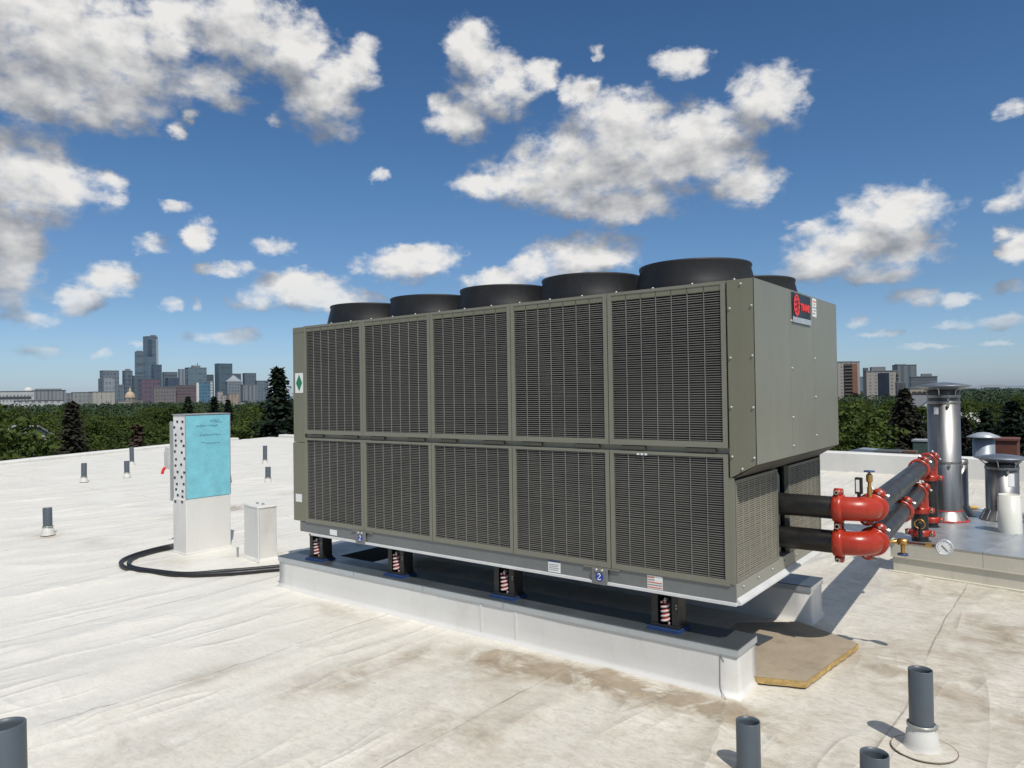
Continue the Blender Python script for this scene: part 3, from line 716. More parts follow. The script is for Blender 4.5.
def pipe_run(label, z, yend, xend, extra):
    t = thing('water_pipe', label, 'pipe', (.6, .93, z), 0, 'red jointed chilled water pipes'); off = -Vector(t.location)
    X = Vector((1, 0, 0)); Z = Vector((0, 0, 1)); rb = .143
    cr = Vector((.585, .93, z)); end = Vector((xend, yend, z)); d = (end - cr); d.z = 0; d.normalize()
    def seg(a, b, m, name='pipe_section', r=RP): mb = MB(); mb.tube([a, b], r, 28); return mb.build(name, m, t, off)
    def coup(c, ax, lug):
        mb = coupling(MB(), c, ax, RP, lug); o = mb.build('coupling', MT['red'], t, off); coupling_bolts(t, off, c, ax, RP, lug, o); return o
    seg((-.11, .93, z), (.405, .93, z), MT['blackpipe'])
    a = cr - X * rb; b = cr + d * rb
    # elbow: tangent arc through the corner
    ang = math.acos(max(-1, min(1, X.dot(d)))); pts = []
    for i in range(17):
        s = i / 16; p = (a * (1 - s) ** 2 + cr * 2 * s * (1 - s) + b * s * s); q = p
        pts.append(q)
    mid = 8
    pts = [a - X * .05] + [p + (cr - (a + b) / 2).normalized() * (-.012) * sin(pi * i / 16) for i, p in enumerate(pts)] + [b + d * .02]
    mb = MB(); mb.tube(pts, [RP + .004] * len(pts), 30); mb.build('elbow', MT['red'], t, off)
    coup(a - X * .042, X, Z); coup(b + d * .02, d, Vector((0, 0, 1)) + X * .45)
    e0 = end - d * .19
    seg(b, e0 + d * .01, MT['dustpipe'])
    pts = [end - d * .20] + [((end - d * .17) * (1 - s) ** 2 + end * 2 * s * (1 - s) + (end - Z * .17) * s * s) for s in [i / 12 for i in range(13)]] + [end - Z * .2]
    mb = MB(); mb.tube(pts, RP + .006, 28); mb.build('elbow', MT['red'], t, off)
    coup(end - d * .18, d, Vector((.75, 0, .65))); coup(end - Z * .19, Z, X)
    for s in extra: coup(cr + d * s, d, Vector((.5, 0, .87)))
    seg(end - Z * .2, (end.x, end.y, .290), MT['blackpipe'])
    coup((end.x, end.y, .385), Z, X)
    return t, off, cr, d
up, uoff, ucr, ud = pipe_run('upper black pipe with red elbows leaving the chiller and turning to the stack curb', 1.032, 4.86, .385, (2.95,))
lo, loff, lcr, ld = pipe_run('lower black pipe with red elbows directly beneath its twin, carrying the pressure gauge', .802, 3.97, .418, (1.62,))
# thermometer and air valve on top of the upper elbow
mb = MB(); mb.tube([(.575, 1.02, 1.10), (.575, 1.02, 1.175)], .016, 10); mb.tube([(.575, 1.02, 1.175), (.575, 1.02, 1.27)], .011, 10); mb.lathe((.575, 1.02, 1.235), [(.012, -.03), (.021, -.02), (.021, .02), (.012, .03)], 12); vlv = mb.build('air_valve', MT['brass'], up, uoff)
mb = MB(); mb.lathe((.575, 1.02, 1.275), [(.004, -.01), (.006, 0), (.034, .002), (.034, .010), (.004, .012)], 16); mb.build('handwheel', MT['navy'], vlv)
mb = MB(); mb.tube([(.515, .99, 1.10), (.515, .99, 1.15)], .012, 10); mb.bbox((.492, .975, 1.13), (.538, 1.005, 1.24), .004); th = mb.build('thermometer', MT['black'], up, uoff)
mb = MB(); mb.box((.500, .9735, 1.145), (.522, .9748, 1.225)); mb.build('scale_plate', MT['dial'], th)
# gauge on the lower elbow
gy, gz = 1.18, .800
mb = MB(); mb.tube([(.655, 1.12, gz), (.70, gy, gz), (.735, gy, gz)], .012, 10); mb.lathe((.74, gy, gz), [(.014, -.03), (.024, -.028), (.024, .028), (.014, .03)], 12, 'X'); mb.tube([(.74, gy, gz), (.74, gy, gz - .075)], .014, 10); tee = mb.build('gauge_tee', MT['brass'], lo, loff)
mb = MB(); mb.tube([(.76, gy, gz), (.905, gy, gz - .004), (.97, gy, gz - .004)], .008, 8); mb.build('gauge_tube', mat('copper_brown', (.14, .05, .035), .4, .6), tee)
mb = MB(); mb.lathe((.74, gy, gz - .08), [(.004, 0), (.034, .002), (.034, -.008), (.004, -.012)], 14); mb.build('valve_handle', MT['navy'], tee)
mb = MB(); mb.lathe((.895, gy, gz - .004), [(.012, -.02), (.016, -.018), (.016, .018), (.012, .02)], 8, 'X', False); mb.build('gauge_nut', MT['brass'], tee)
gq = MB(); gq.lathe((.985, gy - .012, gz - .006), [(.046, .03), (.052, .026), (.052, -.010), (.046, -.014), (.044, -.010)], 30, 'Y', True, True); gq = gq.build('pressure_gauge', MT['logosilver'], lo, loff)
mb = MB(); mb.lathe((.985, gy - .022, gz - .006), [(.0445, 0), (.0445, -.001)], 30, 'Y', False, True, True); mb.build('dial', MT['dial'], gq)
mb = MB(); mb.tube([(.985 - .014, gy - .025, gz + .008), (.985 + .02, gy - .025, gz - .028)], .0022, 5)
for k in range(11):
    a = radians(-45 + 27 * k); mb.tube([(.985 + .033 * cos(a), gy - .0245, gz - .006 + .033 * sin(a)), (.985 + .040 * cos(a), gy - .0245, gz - .006 + .040 * sin(a))], .0013, 4)
mb.build('needle_and_marks', MT['black'], gq)
mb = MB(); mb.tube([(.765, gy, gz - .01), (.775, gy - .01, gz - .10), (.768, gy - .01, gz - .135), (.755, gy, gz - .10), (.75, gy, gz - .06)], .0015, 5); mb.build('tag_wire', MT['bolt'], tee)
# drain with brass ring on the lower drop
mb = MB(); mb.tube([(.43, 3.95, .50), (.445, 3.80, .50)], .016, 10); mb.tube([Vector((.447, 3.78, .50)) + Vector((cos(a) * .045, 0, sin(a) * .045)) for a in [2 * pi * i / 18 for i in range(19)]], .006, 6); mb.build('drain_ring', MT['brass'], lo, loff)
mb = MB(); mb.tube([(.445, 3.80, .50), (.45, 3.78, .36)], .022, 12); mb.build('drain_hose', MT['black'], lo, loff)

# ------------------------------------------------------------------ stack curb on the right with its flues
QA = radians(-9.6); QC = Vector((.177, 3.814, 0))
def q2w(u, v, z=0): return Vector((QC.x + u * cos(QA) - v * sin(QA), QC.y + u * sin(QA) + v * cos(QA), z))
sc = thing('stack_curb', 'wide white curb with bluish sheet metal lid carrying the steel flues', 'curb', QC, QA)
mb = MB(); mb.bbox((.012, .012, -.02), (3.6, 2.75, .155), .01); mb.box((-.02, -.03, -.02), (3.62, .012, .012)); mb.build('membrane_base', MT['membranedirty'], sc)
mb = MB(); mb.box((0, 0, .150), (1.205 - .4, .006, .2985)); mb.box((.808, 0, .150), (3.61, .006, .2985)); mb.box((0, .0065, .150), (.006, 2.76, .2985)); mb.box((-.004, -.006, .148), (3.61, .0, .156))
mb.build('metal_fascia', mat('pale_fascia', (.56, .535, .45), .5, .05, .06, 3), sc)
mb = MB(); mb.box((-.004, -.005, .299), (.8035, 2.77, .3035)); mb.box((.807, -.005, .299), (3.61, 2.77, .3035)); mb.box((.795, .0, .3036), (.815, 2.77, .309)); mb.build('metal_lid', mat('lid_metal', (.40, .43, .45), .34, .45, .12, 4, .10, 5, (1, 1, 1), ((.30, .33, .36), .5)), sc)
def flue(name, label, c, r, z1, bands, capz, capr, ringm):
    t = thing(name, label, 'flue', (c[0], c[1], .3035)); H = z1 - .3035
    mb = MB(); mb.lathe((0, 0, 0), [(r, .0), (r, H), (r * .96, H), (r * .96, H - .3)], 40); mb.build('flue_pipe', MT['steel'], t)
    for b in bands:
        mb = MB(); mb.lathe((0, 0, b - .3035), [(r, -.016), (r + .006, -.013), (r + .006, -.004), (r + .002, 0), (r + .006, .004), (r + .006, .013), (r, .016)], 40); bd = mb.build('clamp_band', MT['steel'], t)
        a = -1.15; mb = MB(); mb.box((r * cos(a) - .012, r * sin(a) - .022, b - .3035 - .05), (r * cos(a) + .012, r * sin(a) + .0, b - .3035 - .02)); mb.build('band_latch', MT['bolt'], bd)
    mb = MB(); mb.lathe((0, 0, 0), [(r + .065, .004), (r + .06, .012), (r + .006, .115), (r, .12)], 40); fl = mb.build('storm_collar', MT['steel'], t)
    if ringm:
        mb = MB(); n = 36
        mb.tube([((r + .058 + random.uniform(-.008, .008)) * cos(2 * pi * i / n), (r + .058 + random.uniform(-.008, .008)) * sin(2 * pi * i / n), .010) for i in range(n + 1)], [.010 + random.uniform(-.003, .004) for _ in range(n + 1)], 6, False)
        mb.tube([((r + .006) * cos(2 * pi * i / n), (r + .006) * sin(2 * pi * i / n), .12 + random.uniform(-.003, .003)) for i in range(n + 1)], .005, 6, False); mb.build('sealant_bead', MT['redpaint'], fl)
    if capz:
        z = capz - .3035; mb = MB()
        mb.lathe((0, 0, z), [(.0, -.075), (capr * .45, -.055), (capr * .92, -.008), (capr, 0), (capr, .005), (capr * .6, .028), (capr * .25, .042), (.0, .046)], 40); cp_ = mb.build('rain_cap', MT['steeldark'], t)
        for k in range(6):
            a = 2 * pi * k / 6 + .4; mb = MB(); mb.tube([(r * .98 * cos(a), r * .98 * sin(a), H - .06), (r * 1.02 * cos(a), r * 1.02 * sin(a), H), (capr * .82 * cos(a), capr * .82 * sin(a), z - .015)], .007, 6); mb.build('cap_strut', MT['bolt'], t)
    return t
t = flue('flue_stack', 'tall polished steel flue with dark saucer cap and red sealed base', (.463, 5.436), .167, 1.795, (1.73, 1.66, .98), 1.845, .285, True)
mb = MB(); mb.add([(.169 * cos(a), .169 * sin(a), z) for z in (1.22, 1.30) for a in (-2.05, -1.95, -1.85, -1.75)], [(0, 1, 5, 4), (1, 2, 6, 5), (2, 3, 7, 6)], True); mb.build('rating_label', MT['whitepaint'], t)
t = flue('flue_stack', 'short wide steel flue with dark domed cap, right of the tall flue', (.989, 5.771), .166, .945, (.90,), 1.012, .275, False)
mb = MB(); mb.add([(.169 * cos(a), .169 * sin(a), z) for z in (.40, .54) for a in (-1.15, -1.05, -.95, -.85, -.75)], [(i, i + 1, i + 6, i + 5) for i in range(4)], True); mb.build('rating_label', MT['whitepaint'], t)
for k in range(14):
    a = 2 * pi * k / 14; mb = MB(); mb.tube([(.228 * cos(a), .228 * sin(a), .012), (.172 * cos(a), .172 * sin(a), .118)], .005, 5); mb.build('collar_rib', MT['bolt'], t)
flue('flue_stack', 'narrow uncapped steel flue half hidden behind the tall one', (.56, 5.90), .085, .97, (.93,), None, 0, False)
t = thing('plastic_pipe', 'open cream white plastic pipe standing before the short flue', 'pipe', (1.107, 4.917, .3035))
mb = MB(); mb.lathe((0, 0, 0), [(.098, 0), (.098, .40), (.090, .40), (.090, .05)], 32); mb.build('pipe_wall', MT['pvcwhite'], t)
mb = MB(); mb.lathe((.0, .03, 0), [(.108, 0), (.108, .37)], 32); mb.build('outer_sleeve', MT['pvcwhite'], t)
mb = MB(); mb.lathe((0, 0, .06), [(.0, 0), (.0895, 0)], 32); mb.build('pipe_inside', MT['pvcinside'], t)
mb = MB(); mb.lathe((0, 0, 0), [(.01, .0), (.06, .012), (.085, .03), (.06, .045), (.0, .05)], 14, 'Z'); o = mb.build('glove', MT['yellow'], loc=(.60, 6.45, .3035)); o.scale = (1.3, .6, .8)
tag(o, 'crumpled yellow work glove lying on the metal lid behind the flues', 'glove')

# ------------------------------------------------------------------ vents
def vent(label, x, y, dia, h, boot, tilt=(0, 0), group=None, patch=False):
    t = thing('vent_pipe', label, 'vent pipe', (x, y, 0), 0, group); r = dia / 2
    mb = MB(); mb.lathe((0, 0, 0), [(r, -.02), (r, h), (r * .985, h + .002), (r * .91, h + .002), (r * .90, h - .02), (r * .90, h - .22)], 32); p = mb.build('pipe_wall', MT['pvcgrey'], t)
    mb = MB(); mb.lathe((0, 0, h - .2), [(0, 0), (r * .9, 0)], 24); mb.build('pipe_inside', MT['pvcinside'], p)
    if boot:
        mb = MB(); mb.lathe((0, 0, 0), [(r + .034, .004), (r + .028, .012), (r + .023, .025), (r + .014, .082), (r + .008, .088), (r + .007, .110), (r + .003, .118), (r + .001, .118)], 32); b = mb.build('rubber_boot', MT['boot'], t)
        mb = MB(); mb.lathe((0, 0, .116), [(r + .006, -.008), (r + .012, -.006), (r + .012, .006), (r + .006, .008)], 32); mb.tube([(r + .012, -.02, .116), (r + .012, .02, .116)], .007, 8); mb.build('clamp_ring', MT['bolt'], b)
    if patch:
        mb = MB(); n = 40
        mb.add([(.150 * cos(2 * pi * i / n) + .012, .150 * sin(2 * pi * i / n) - .02, .005) for i in range(n)], [tuple(range(n))]); mb.build('membrane_patch', MT['roof'], t)
        mb = MB(); mb.tube([(.150 * cos(2 * pi * i / n) + .012, .150 * sin(2 * pi * i / n) - .02, .004) for i in range(n + 1)], .003, 5, False); mb.build('patch_edge', mat('patch_dirt', (.22, .18, .13), .8), t)
    t.rotation_euler = (tilt[0], tilt[1], 0)
    return t
G = 'grey plastic vent pipes on the roof'
vent('grey vent pipe in a white boot on a round patch, nearest right', 1.026, -.089, .114, .394, True, (0, 0), G, True)
vent('grey vent pipe cut by the bottom edge, before the curb corner', .393, -.824, .114, .234, False, (0, 0), G)
vent('grey vent pipe cut by the bottom edge, low at the right, showing only its mouth', .977, -.96, .114, .300, False, (0, .02), G)
vent('thick grey vent pipe in the bottom left corner', -1.905, -3.20, .168, .478, False, (0, -.04), G)
for lab, x, y, h in (('short grey vent pipe alone on the white roof far left of the blue panel', -9.498, -.24, .368), ('far left grey vent pipe of the two before the trees', -15.954, 2.866, .42),
                     ('lower front vent pipe of the close pair beside the blue panel', -16.014, 3.833, .386), ('taller rear vent pipe of the close pair beside the blue panel', -19.064, 5.381, .51),
                     ('far grey vent pipe behind, between blue panel and chiller', -16.005, 7.524, .50), ('nearer grey vent pipe between blue panel and chiller', -12.055, 4.941, .341)):
    vent(lab, x, y, .114, h, True, (random.uniform(-.02, .02), random.uniform(-.025, .025)), G)

# ------------------------------------------------------------------ blue-boarded chase, post, cable
bx = thing('service_chase', 'upright service chase with blue board face, white dotted side and white base', 'chase', (-6.658, .183, 0), 0); 
def cb(mb, a, b): return mb.bbox(a, b, .006)
# local: -Y face looks at the camera's left, +X face at the camera; x from -.23 to 0, y from 0 to .57
mb = MB(); cb(mb, (-.300, 0, -.02), (.0, .575, .645)); mb.bbox((-.315, -.012, -.02), (.014, .585, .012), .004); mb.build('white_base', MT['membrane'], bx)
mb = MB(); cb(mb, (-.293, .006, .645), (-.008, .568, 1.640)); ws = mb.build('dotted_sheet', MT['greentag'], bx)
random.seed(5)
for r in range(14):
    for c in range(2):
        xx = -.245 + c * .15 + random.uniform(-.03, .03) * (1 if r % 2 else .5) + (.035 if r % 2 else 0); zz = .60 + r * .074 + random.uniform(-.012, .012)
        if xx > -.02: continue
        mb = MB(); mb.box((xx - .020, -.0035 if zz < .66 else .0025, zz - .013), (xx + .020, -.0005 if zz < .66 else .0055, zz + .013)); o = mb.build('black_dot', MT['black'], ws)
mb = MB(); mb.bbox((-.0075, .003, .648), (.004, .571, 1.632), .002); bd = mb.build('blue_board', MT['board'], bx)
mb = MB(); mb.box((-.305, -.004, 1.6405), (.010, .58, 1.650)); mb.build('metal_cap', MT['elecgrey'], bx)
mb = MB(); mb.box((-.004, -.004, .645), (.006, .0028, 1.636)); mb.box((-.004, .5712, .645), (.006, .578, 1.636)); mb.build('edge_trim', MT['elecgrey'], bx)
random.seed(3)
for zc, a, b, am in ((1.565, .30, .44, .013), (1.545, .37, .47, .004), (1.505, .13, .27, .014), (1.503, .28, .42, .012), (1.395, .17, .40, .013), (1.39, .40, .45, .002), (1.305, .19, .25, .013), (1.295, .25, .44, .003)):
    mb = MB(); pts = []; y = a; k = 0
    while y < b:
        pts.append((.0052, y, zc + 1.7 * am * sin(k * 2.3 + 1.3 * sin(k * .7)) * random.uniform(.2, 1) - (.03 * (y - a) if am < .005 else 0))); y += random.uniform(.005, .011); k += 1
    mb.tube(pts, .0017, 4); mb.build('pen_scrawl', MT['ink'], bd)
mb = MB(); mb.box((-.42, .03, .60), (-.301, .50, 1.56)); mb.box((-.36, .06, .05), (-.32, .10, .60)); eb = mb.build('electrical_panel', MT['elecgrey'], bx)
mb = MB(); mb.prism([(-.50, 1.02), (-.50, 1.18), (-.46, 1.26), (-.41, 1.24), (-.41, .98)], 'Y', .0, .12); sw = mb.build('disconnect_switch', mat('switch_grey', (.50, .50, .48), .5), bx)
mb = MB(); mb.tube([(-.47, -.005, 1.0), (-.49, -.02, .97), (-.505, -.025, .925)], .018, 8); mb.build('red_handle', MT['logored'], sw)
mb = MB(); mb.box((-.16, .5755, 1.0), (-.10, .61, 1.12)); mb.build('socket_box', MT['elecgrey'], bx)
mb = MB(); mb.tube([(-.12, .60, 1.0), (-.10, .64, .86), (-.10, .65, .78), (-.12, .62, .72), (-.14, .58, .74)], .006, 6); mb.build('orange_wire', MT['orange'], bx)
# wrapped stub post
pt_ = thing('wrapped_post', 'short square post wrapped in white membrane beside the chiller end', 'post', (-5.558, .421, 0))
cs = [(0, 0), (.03, .225), (-.385, .30), (-.42, .08)]
mb = MB(); vs = []; fs = []; rings = []
cen = Vector((-.2, .15))
for z, g in ((-.02, .022), (.01, .018), (.04, .004), (.30, .0), (.585, .0), (.605, .006), (.62, .0)):
    ring = []
    for e in range(4):
        p, q = Vector(cs[e]), Vector(cs[(e + 1) % 4])
        for s in (.06, .5, .94):
            w = p + (q - p) * s; w = w + (w - cen).normalized() * (g * 1.5 + (.008 * noise.noise(Vector((w.x * 9, w.y * 9, z * 5))) if s == .5 else 0)); ring.append((w.x, w.y, z))
    rings.append(ring)
for r in rings: vs += r
for a in range(len(rings) - 1):
    for i in range(12): fs.append((a * 12 + i, a * 12 + (i + 1) % 12, (a + 1) * 12 + (i + 1) % 12, (a + 1) * 12 + i))
fs.append(tuple(range((len(rings) - 1) * 12, len(rings) * 12))); mb.add(vs, fs); mb.build('membrane_wrap', MT['membrane'], pt_)
mb = MB(); mb.tube([(.004, .0, .6), (.006, -.002, .05), (.012, -.01, .01)], .008, 6); mb.build('corner_fold', MT['membrane'], pt_)
for sx in (-.09, -.2): mb = MB(); mb.tube([(sx, .12, .61), (sx, .12, .640)], .016, 8); mb.build('pipe_stub', MT['elecgrey'], pt_)
def smooth_path(P, n=8):
    out = []; P = [Vector(p) for p in P]
    for i in range(len(P) - 1):
        a, b, c, d = P[max(i - 1, 0)], P[i], P[i + 1], P[min(i + 2, len(P) - 1)]
        for k in range(n):
            t = k / n; out.append(.5 * ((2 * b) + (c - a) * t + (2 * a - 5 * b + 4 * c - d) * t * t + (3 * b - a - 3 * c + d) * t ** 3))
    return out + [P[-1]]
cp1 = [(-6.97, .42, .07), (-7.16, .25, .035), (-7.14, -.03, .024), (-7.0, -.31, .024), (-6.80, -.50, .024), (-6.47, -.60, .024), (-6.10, -.55, .024), (-5.65, -.42, .024), (-5.35, -.15, .024), (-5.18, .07, .024), (-5.02, .32, .024), (-4.75, .70, .024), (-4.46, .95, .10)]
mb = MB(); mb.tube(smooth_path(cp1), .023, 12); tag(mb.build('power_cable', MT['cable']), 'thick black power cable looping furthest out across the roof to the curb', 'cable', 'black cables from chase to chiller')
cp2 = [(-6.97, .34, .06), (-7.09, .22, .025), (-7.06, -.02, .023), (-6.93, -.27, .023), (-6.74, -.44, .023), (-6.45, -.54, .023), (-6.09, -.49, .023), (-5.66, -.36, .023), (-5.40, -.08, .03), (-5.24, .14, .03), (-5.08, .40, .03), (-4.80, .78, .03), (-4.46, 1.05, .10)]
mb = MB(); mb.tube(smooth_path(cp2), .021, 12); tag(mb.build('power_cable', MT['cable']), 'second black power cable lying inside the loop of the outer one', 'cable', 'black cables from chase to chiller')
mb = MB(); mb.tube([(-6.90, .35, .07), (-7.0, .39, .085)], .05, 12); mb.build('cable_gland', MT['elecgrey'], None); o = bpy.data.objects['cable_gland']; o.parent = bx; o.matrix_parent_inverse = (Matrix.Translation(bx.location) @ Matrix.Rotation(bx.rotation_euler.z, 4, 'Z')).inverted()
mb = MB(); mb.lathe((0, 0, 0), [(.012, 0), (.012, .1), (.02, .11), (.0, .12)], 8); tag(mb.build('pipe_stub', MT['elecgrey'], loc=(-6.02, .45, 0)), 'tiny grey stub at the foot of the wrapped white post', 'stub')

# ------------------------------------------------------------------ neighbouring lower roof beyond the parapet
lb = thing('lower_wing', 'lower brick wing with roof plant just beyond the right parapet', 'building', (0, 23, -16))
mb = MB(); mb.box((-6, -7.5, 0), (9, 6, 13.2)); mb.build('walls', MT['brick'], lb)
mb = MB(); mb.box((-6.1, -7.6, 13.2), (9.1, 6.1, 13.45)); mb.build('flat_roof', mat('gravel_roof', (.12, .12, .12), .9, 0, .2, 2), lb)
t = thing('roof_ventilator', 'grey roof ventilator with wide pale conical cap beyond the parapet', 'ventilator', (-.55, 21.7, -2.56))
mb = MB(); mb.lathe((0, 0, 0), [(.29, 0), (.29, 2.80), (.24, 2.80), (.24, 2.9)], 24); mb.build('duct', MT['duct'], t)
mb = MB(); mb.lathe((0, 0, 2.86), [(0, .005), (.43, .0), (.44, .02), (.16, .14), (0, .16)], 24); mb.build('cap', MT['logosilver'], t)
mb = MB(); mb.bbox((-.42, -.5, 0), (.42, .6, 2.62), .02); mb.box((-.45, -.55, 2.62), (.45, .65, 2.68)); tag(mb.build('brick_shaft', MT['brick'], loc=(-.26, 24.6, -2.56)), 'square red brick shaft behind the pale capped ventilator', 'shaft')
t = thing('cooling_unit', 'dark green boxy roof unit just over the parapet by the flue', 'roof unit', (-1.70, 18.3, -2.56))
mb = MB(); mb.bbox((-.16, -.3, 0), (.30, .3, 2.93), .02); mb.build('casing', MT['greenbox'], t)
mb = MB(); mb.box((-.18, -.32, 2.93), (.32, .32, 2.97)); mb.build('lid', MT['elecgrey'], t)
t = thing('cooling_unit', 'low dark roof unit showing just above the white parapet', 'roof unit', (-2.05, 15.9, -2.56))
mb = MB(); mb.bbox((-.30, -.3, 0), (.32, .3, 2.84), .02); mb.build('casing', mat('unit_dark', (.06, .07, .07), .6), t)
mb = MB(); mb.box((.34, -.2, 0), (.62, .2, 2.84)); mb.build('side_box', mat('unit_brown', (.12, .07, .045), .7), t)
t = thing('skylight', 'slanted grey skylight peeping over the parapet', 'skylight', (-2.95, 16.6, -2.56))
mb = MB(); mb.prism([(-.55, .0), (.75, .0), (.75, 2.78), (.1, 2.81), (-.35, 2.68)], 'Y', -.3, .3); mb.build('frame', MT['duct'], t)
t = thing('thin_flue', 'thin grey flue with white cap behind the tall flue', 'flue', (-1.33, 19.0, -2.56))
mb = MB(); mb.lathe((0, 0, 0), [(.13, 0), (.13, 3.45)], 16, cap1=True); mb.build('flue_pipe', MT['duct'], t)
mb = MB(); mb.lathe((0, 0, 3.47), [(0, 0), (.2, 0), (.2, .02), (0, .10)], 16); mb.build('cap', MT['whitepaint'], t)

# ------------------------------------------------------------------ ground
GZ = -16.0
mb = MB(); n = 96; rad = [0, 30, 80, 200, 500, 1200, 3000, 8000, 20000, 45000]; vs = [(0, 0, GZ)]; fs = []
for r in rad[1:]: vs += [(r * cos(2 * pi * i / n), r * sin(2 * pi * i / n), GZ) for i in range(n)]
for i in range(n): fs.append((0, 1 + i, 1 + (i + 1) % n))
for k in range(len(rad) - 2):
    for i in range(n): fs.append((1 + k * n + i, 1 + (k + 1) * n + i, 1 + (k + 1) * n + (i + 1) % n, 1 + k * n + (i + 1) % n))
mb.add(vs, fs); tag(mb.build('ground', MT['ground'], fix=False), kind='structure')

# ------------------------------------------------------------------ trees
def leaf_quad(mb, c, s, nrm):
    u = nrm.orthogonal().normalized(); u = Matrix.Rotation(random.uniform(0, 2 * pi), 3, nrm) @ u; v = nrm.cross(u)
    a = s * random.uniform(.7, 1.3); b = s * random.uniform(.45, .8)
    mb.add([c - u * a, c + v * b * .6 - u * a * .1, c + u * a, c - v * b], [(0, 1, 2, 3)])
def rnd_unit():
    while True:
        v = Vector((random.uniform(-1, 1), random.uniform(-1, 1), random.uniform(-1, 1)))
        if .05 < v.length < 1: return v.normalized()
def decid_mesh(seed, H=11, R=4.2, nclump=120, nl=62, leaf=.20):
    random.seed(seed); crown = MB(); trunk = MB()
    lobes = [(Vector((random.uniform(-.45, .45) * R, random.uniform(-.45, .45) * R, H * random.uniform(.5, .82))), R * random.uniform(.42, .72)) for _ in range(7)]
    lobes.append((Vector((0, 0, H * .62)), R * .8))
    for _ in range(nclump):
        lc, lr = random.choice(lobes); d = rnd_unit(); d.z = d.z * .8 + .12
        p = lc + d * lr * random.uniform(.72, 1.05); cr = R * random.uniform(.13, .25)
        for _ in range(nl):
            o = rnd_unit() * cr * random.uniform(.3, 1)
            o.z *= .7
            leaf_quad(crown, p + o, leaf, (o.normalized() * .7 + Vector((0, 0, .5)) + rnd_unit() * .7).normalized())
    trunk.tube([(0, 0, 0), (.1, 0, H * .3), (0, .1, H * .55), (0, 0, H * .75)], [.28, .22, .15, .06], 8)
    for _ in range(6):
        lc, lr = random.choice(lobes); trunk.tube([(0, 0, H * .35), lc * .6 + Vector((0, 0, H * .2)), lc], [.12, .08, .04], 6)
    return crown, trunk
def spruce_mesh(seed, H=18, R=3.0, tiers=30, leaf=.30, full=1.0):
    random.seed(seed); crown = MB(); trunk = MB()
    tiers = int(tiers * 1.5)
    for t in range(tiers):
        f = t / (tiers - 1); z = H * (.10 + .90 * f); rr = R * (1 - f) ** .85 * random.uniform(.8, 1.12) + .12
        nb = max(5, int(15 * (1 - f) + 5))
        for b in range(nb):
            a = 2 * pi * b / nb + random.uniform(-.3, .3) + t; L = rr * random.uniform(.65, 1.12)
            d = Vector((cos(a), sin(a), 0))
            steps = max(3, int(L / .30))
            for s in range(steps):
                q = (s + .7) / steps; p = Vector((0, 0, z)) + d * (L * q) + Vector((0, 0, -.32 * L * q + .14 * L * q * q * 1.6))
                for _ in range(4):
                    o = rnd_unit() * .34; o.z *= .6
                    leaf_quad(crown, p + o, leaf * (1.35 - .5 * q), (Vector((0, 0, 1)) + d * .4 + rnd_unit() * .55).normalized())
    trunk.tube([(0, 0, 0), (0, 0, H * .5), (0, 0, H * .97)], [.3, .18, .03], 8)
    return crown, trunk
def tree(name, label, cr, tr, m, group=None):
    t = thing(name, label, 'tree', (0, 0, GZ), 0, group)
    cr.build('crown', m, t, fix=False); tr.build('trunk', MT['trunk'], t); return t
GT = 'leafy trees of the dense belt beyond the roof'
LBL = 'leafy green broadleaf tree in the dense belt between roof and skyline'
protos = [tree('broadleaf_tree', LBL, *decid_mesh(100 + s, 11 + s % 3, 4.5 + .4 * (s % 4)), MT['leaf'], GT) for s in range(6)]
used = set()
def put(proto, x, y, rz, sc, z=GZ):
    k = proto.name
    if k in used: o = copy_tree(proto)
    else: o = proto; used.add(k)
    o.location = (x, y, z); o.rotation_euler = (0, 0, rz); o.scale = sc
    return o
rng = random.Random(77)
placed = []
def ok(p, d):
    return all((p.x - q.x) ** 2 + (p.y - q.y) ** 2 > d * d for q in placed)
cnt = 0; tries = 0
while cnt < 255 and tries < 60000:
    tries += 1
    left = rng.random() < .58
    px = rng.uniform(-60, 330) if left else rng.uniform(815, 1085)
    dist = 58 * (430 / 58) ** (rng.random() ** .8)
    p, mpp = bearing(px, dist)
    if not ok(p, 5.2 + dist * .012): continue
    placed.append(p)
    s = rng.uniform(.8, 1.22); hz = s * rng.uniform(.80, 1.18)
    if not left: hz *= .86
    put(protos[rng.randrange(6)], p.x, p.y, rng.uniform(0, 6.28), (s * 1.15, s * 1.15, hz)); cnt += 1
# conifers one can tell apart
def conifer(label, seed, px, ytop, dist, R, m, tiers=30, leaf=.30, dz=0):
    p, mpp = bearing(px, dist); H = height(px, ytop, dist) - GZ
    c, tr = spruce_mesh(seed, H, R, tiers, leaf); o = tree('spruce_tree', label, c, tr, m); o.location = (p.x, p.y, GZ); return o
conifer('tall dark spruce rising above the skyline just left of the chiller', 1, 278, 371, 62, 6.6, MT['spruce'], 44, .30)
conifer('dark spruce close behind the tallest one, hidden by the chiller post', 9, 300, 392, 66, 5.5, MT['spruce'], 36, .30)
conifer('grey brown pointed spruce in front of the white civic buildings on the left', 2, 72, 405.5, 78, 5.4, MT['brownspruce'], 34, .30)
conifer('small reddish pointed tree left of the blue panel at the roof edge', 3, 137, 428, 66, 2.6, mat('russet_needles', (.05, .028, .018), .8, 0, .3, 2), 22, .24)
conifer('small dark spruce top just above the blue panel, left one', 4, 188, 398, 190, 5.0, MT['spruce'], 26, .42)
conifer('small dark spruce top in front of the orange and beige flats', 5, 214, 398, 170, 4.4, MT['spruce'], 26, .40)
conifer('slim dark spruce top right of the orange and beige flats', 6, 228, 401, 180, 4.0, MT['spruce'], 26, .40)
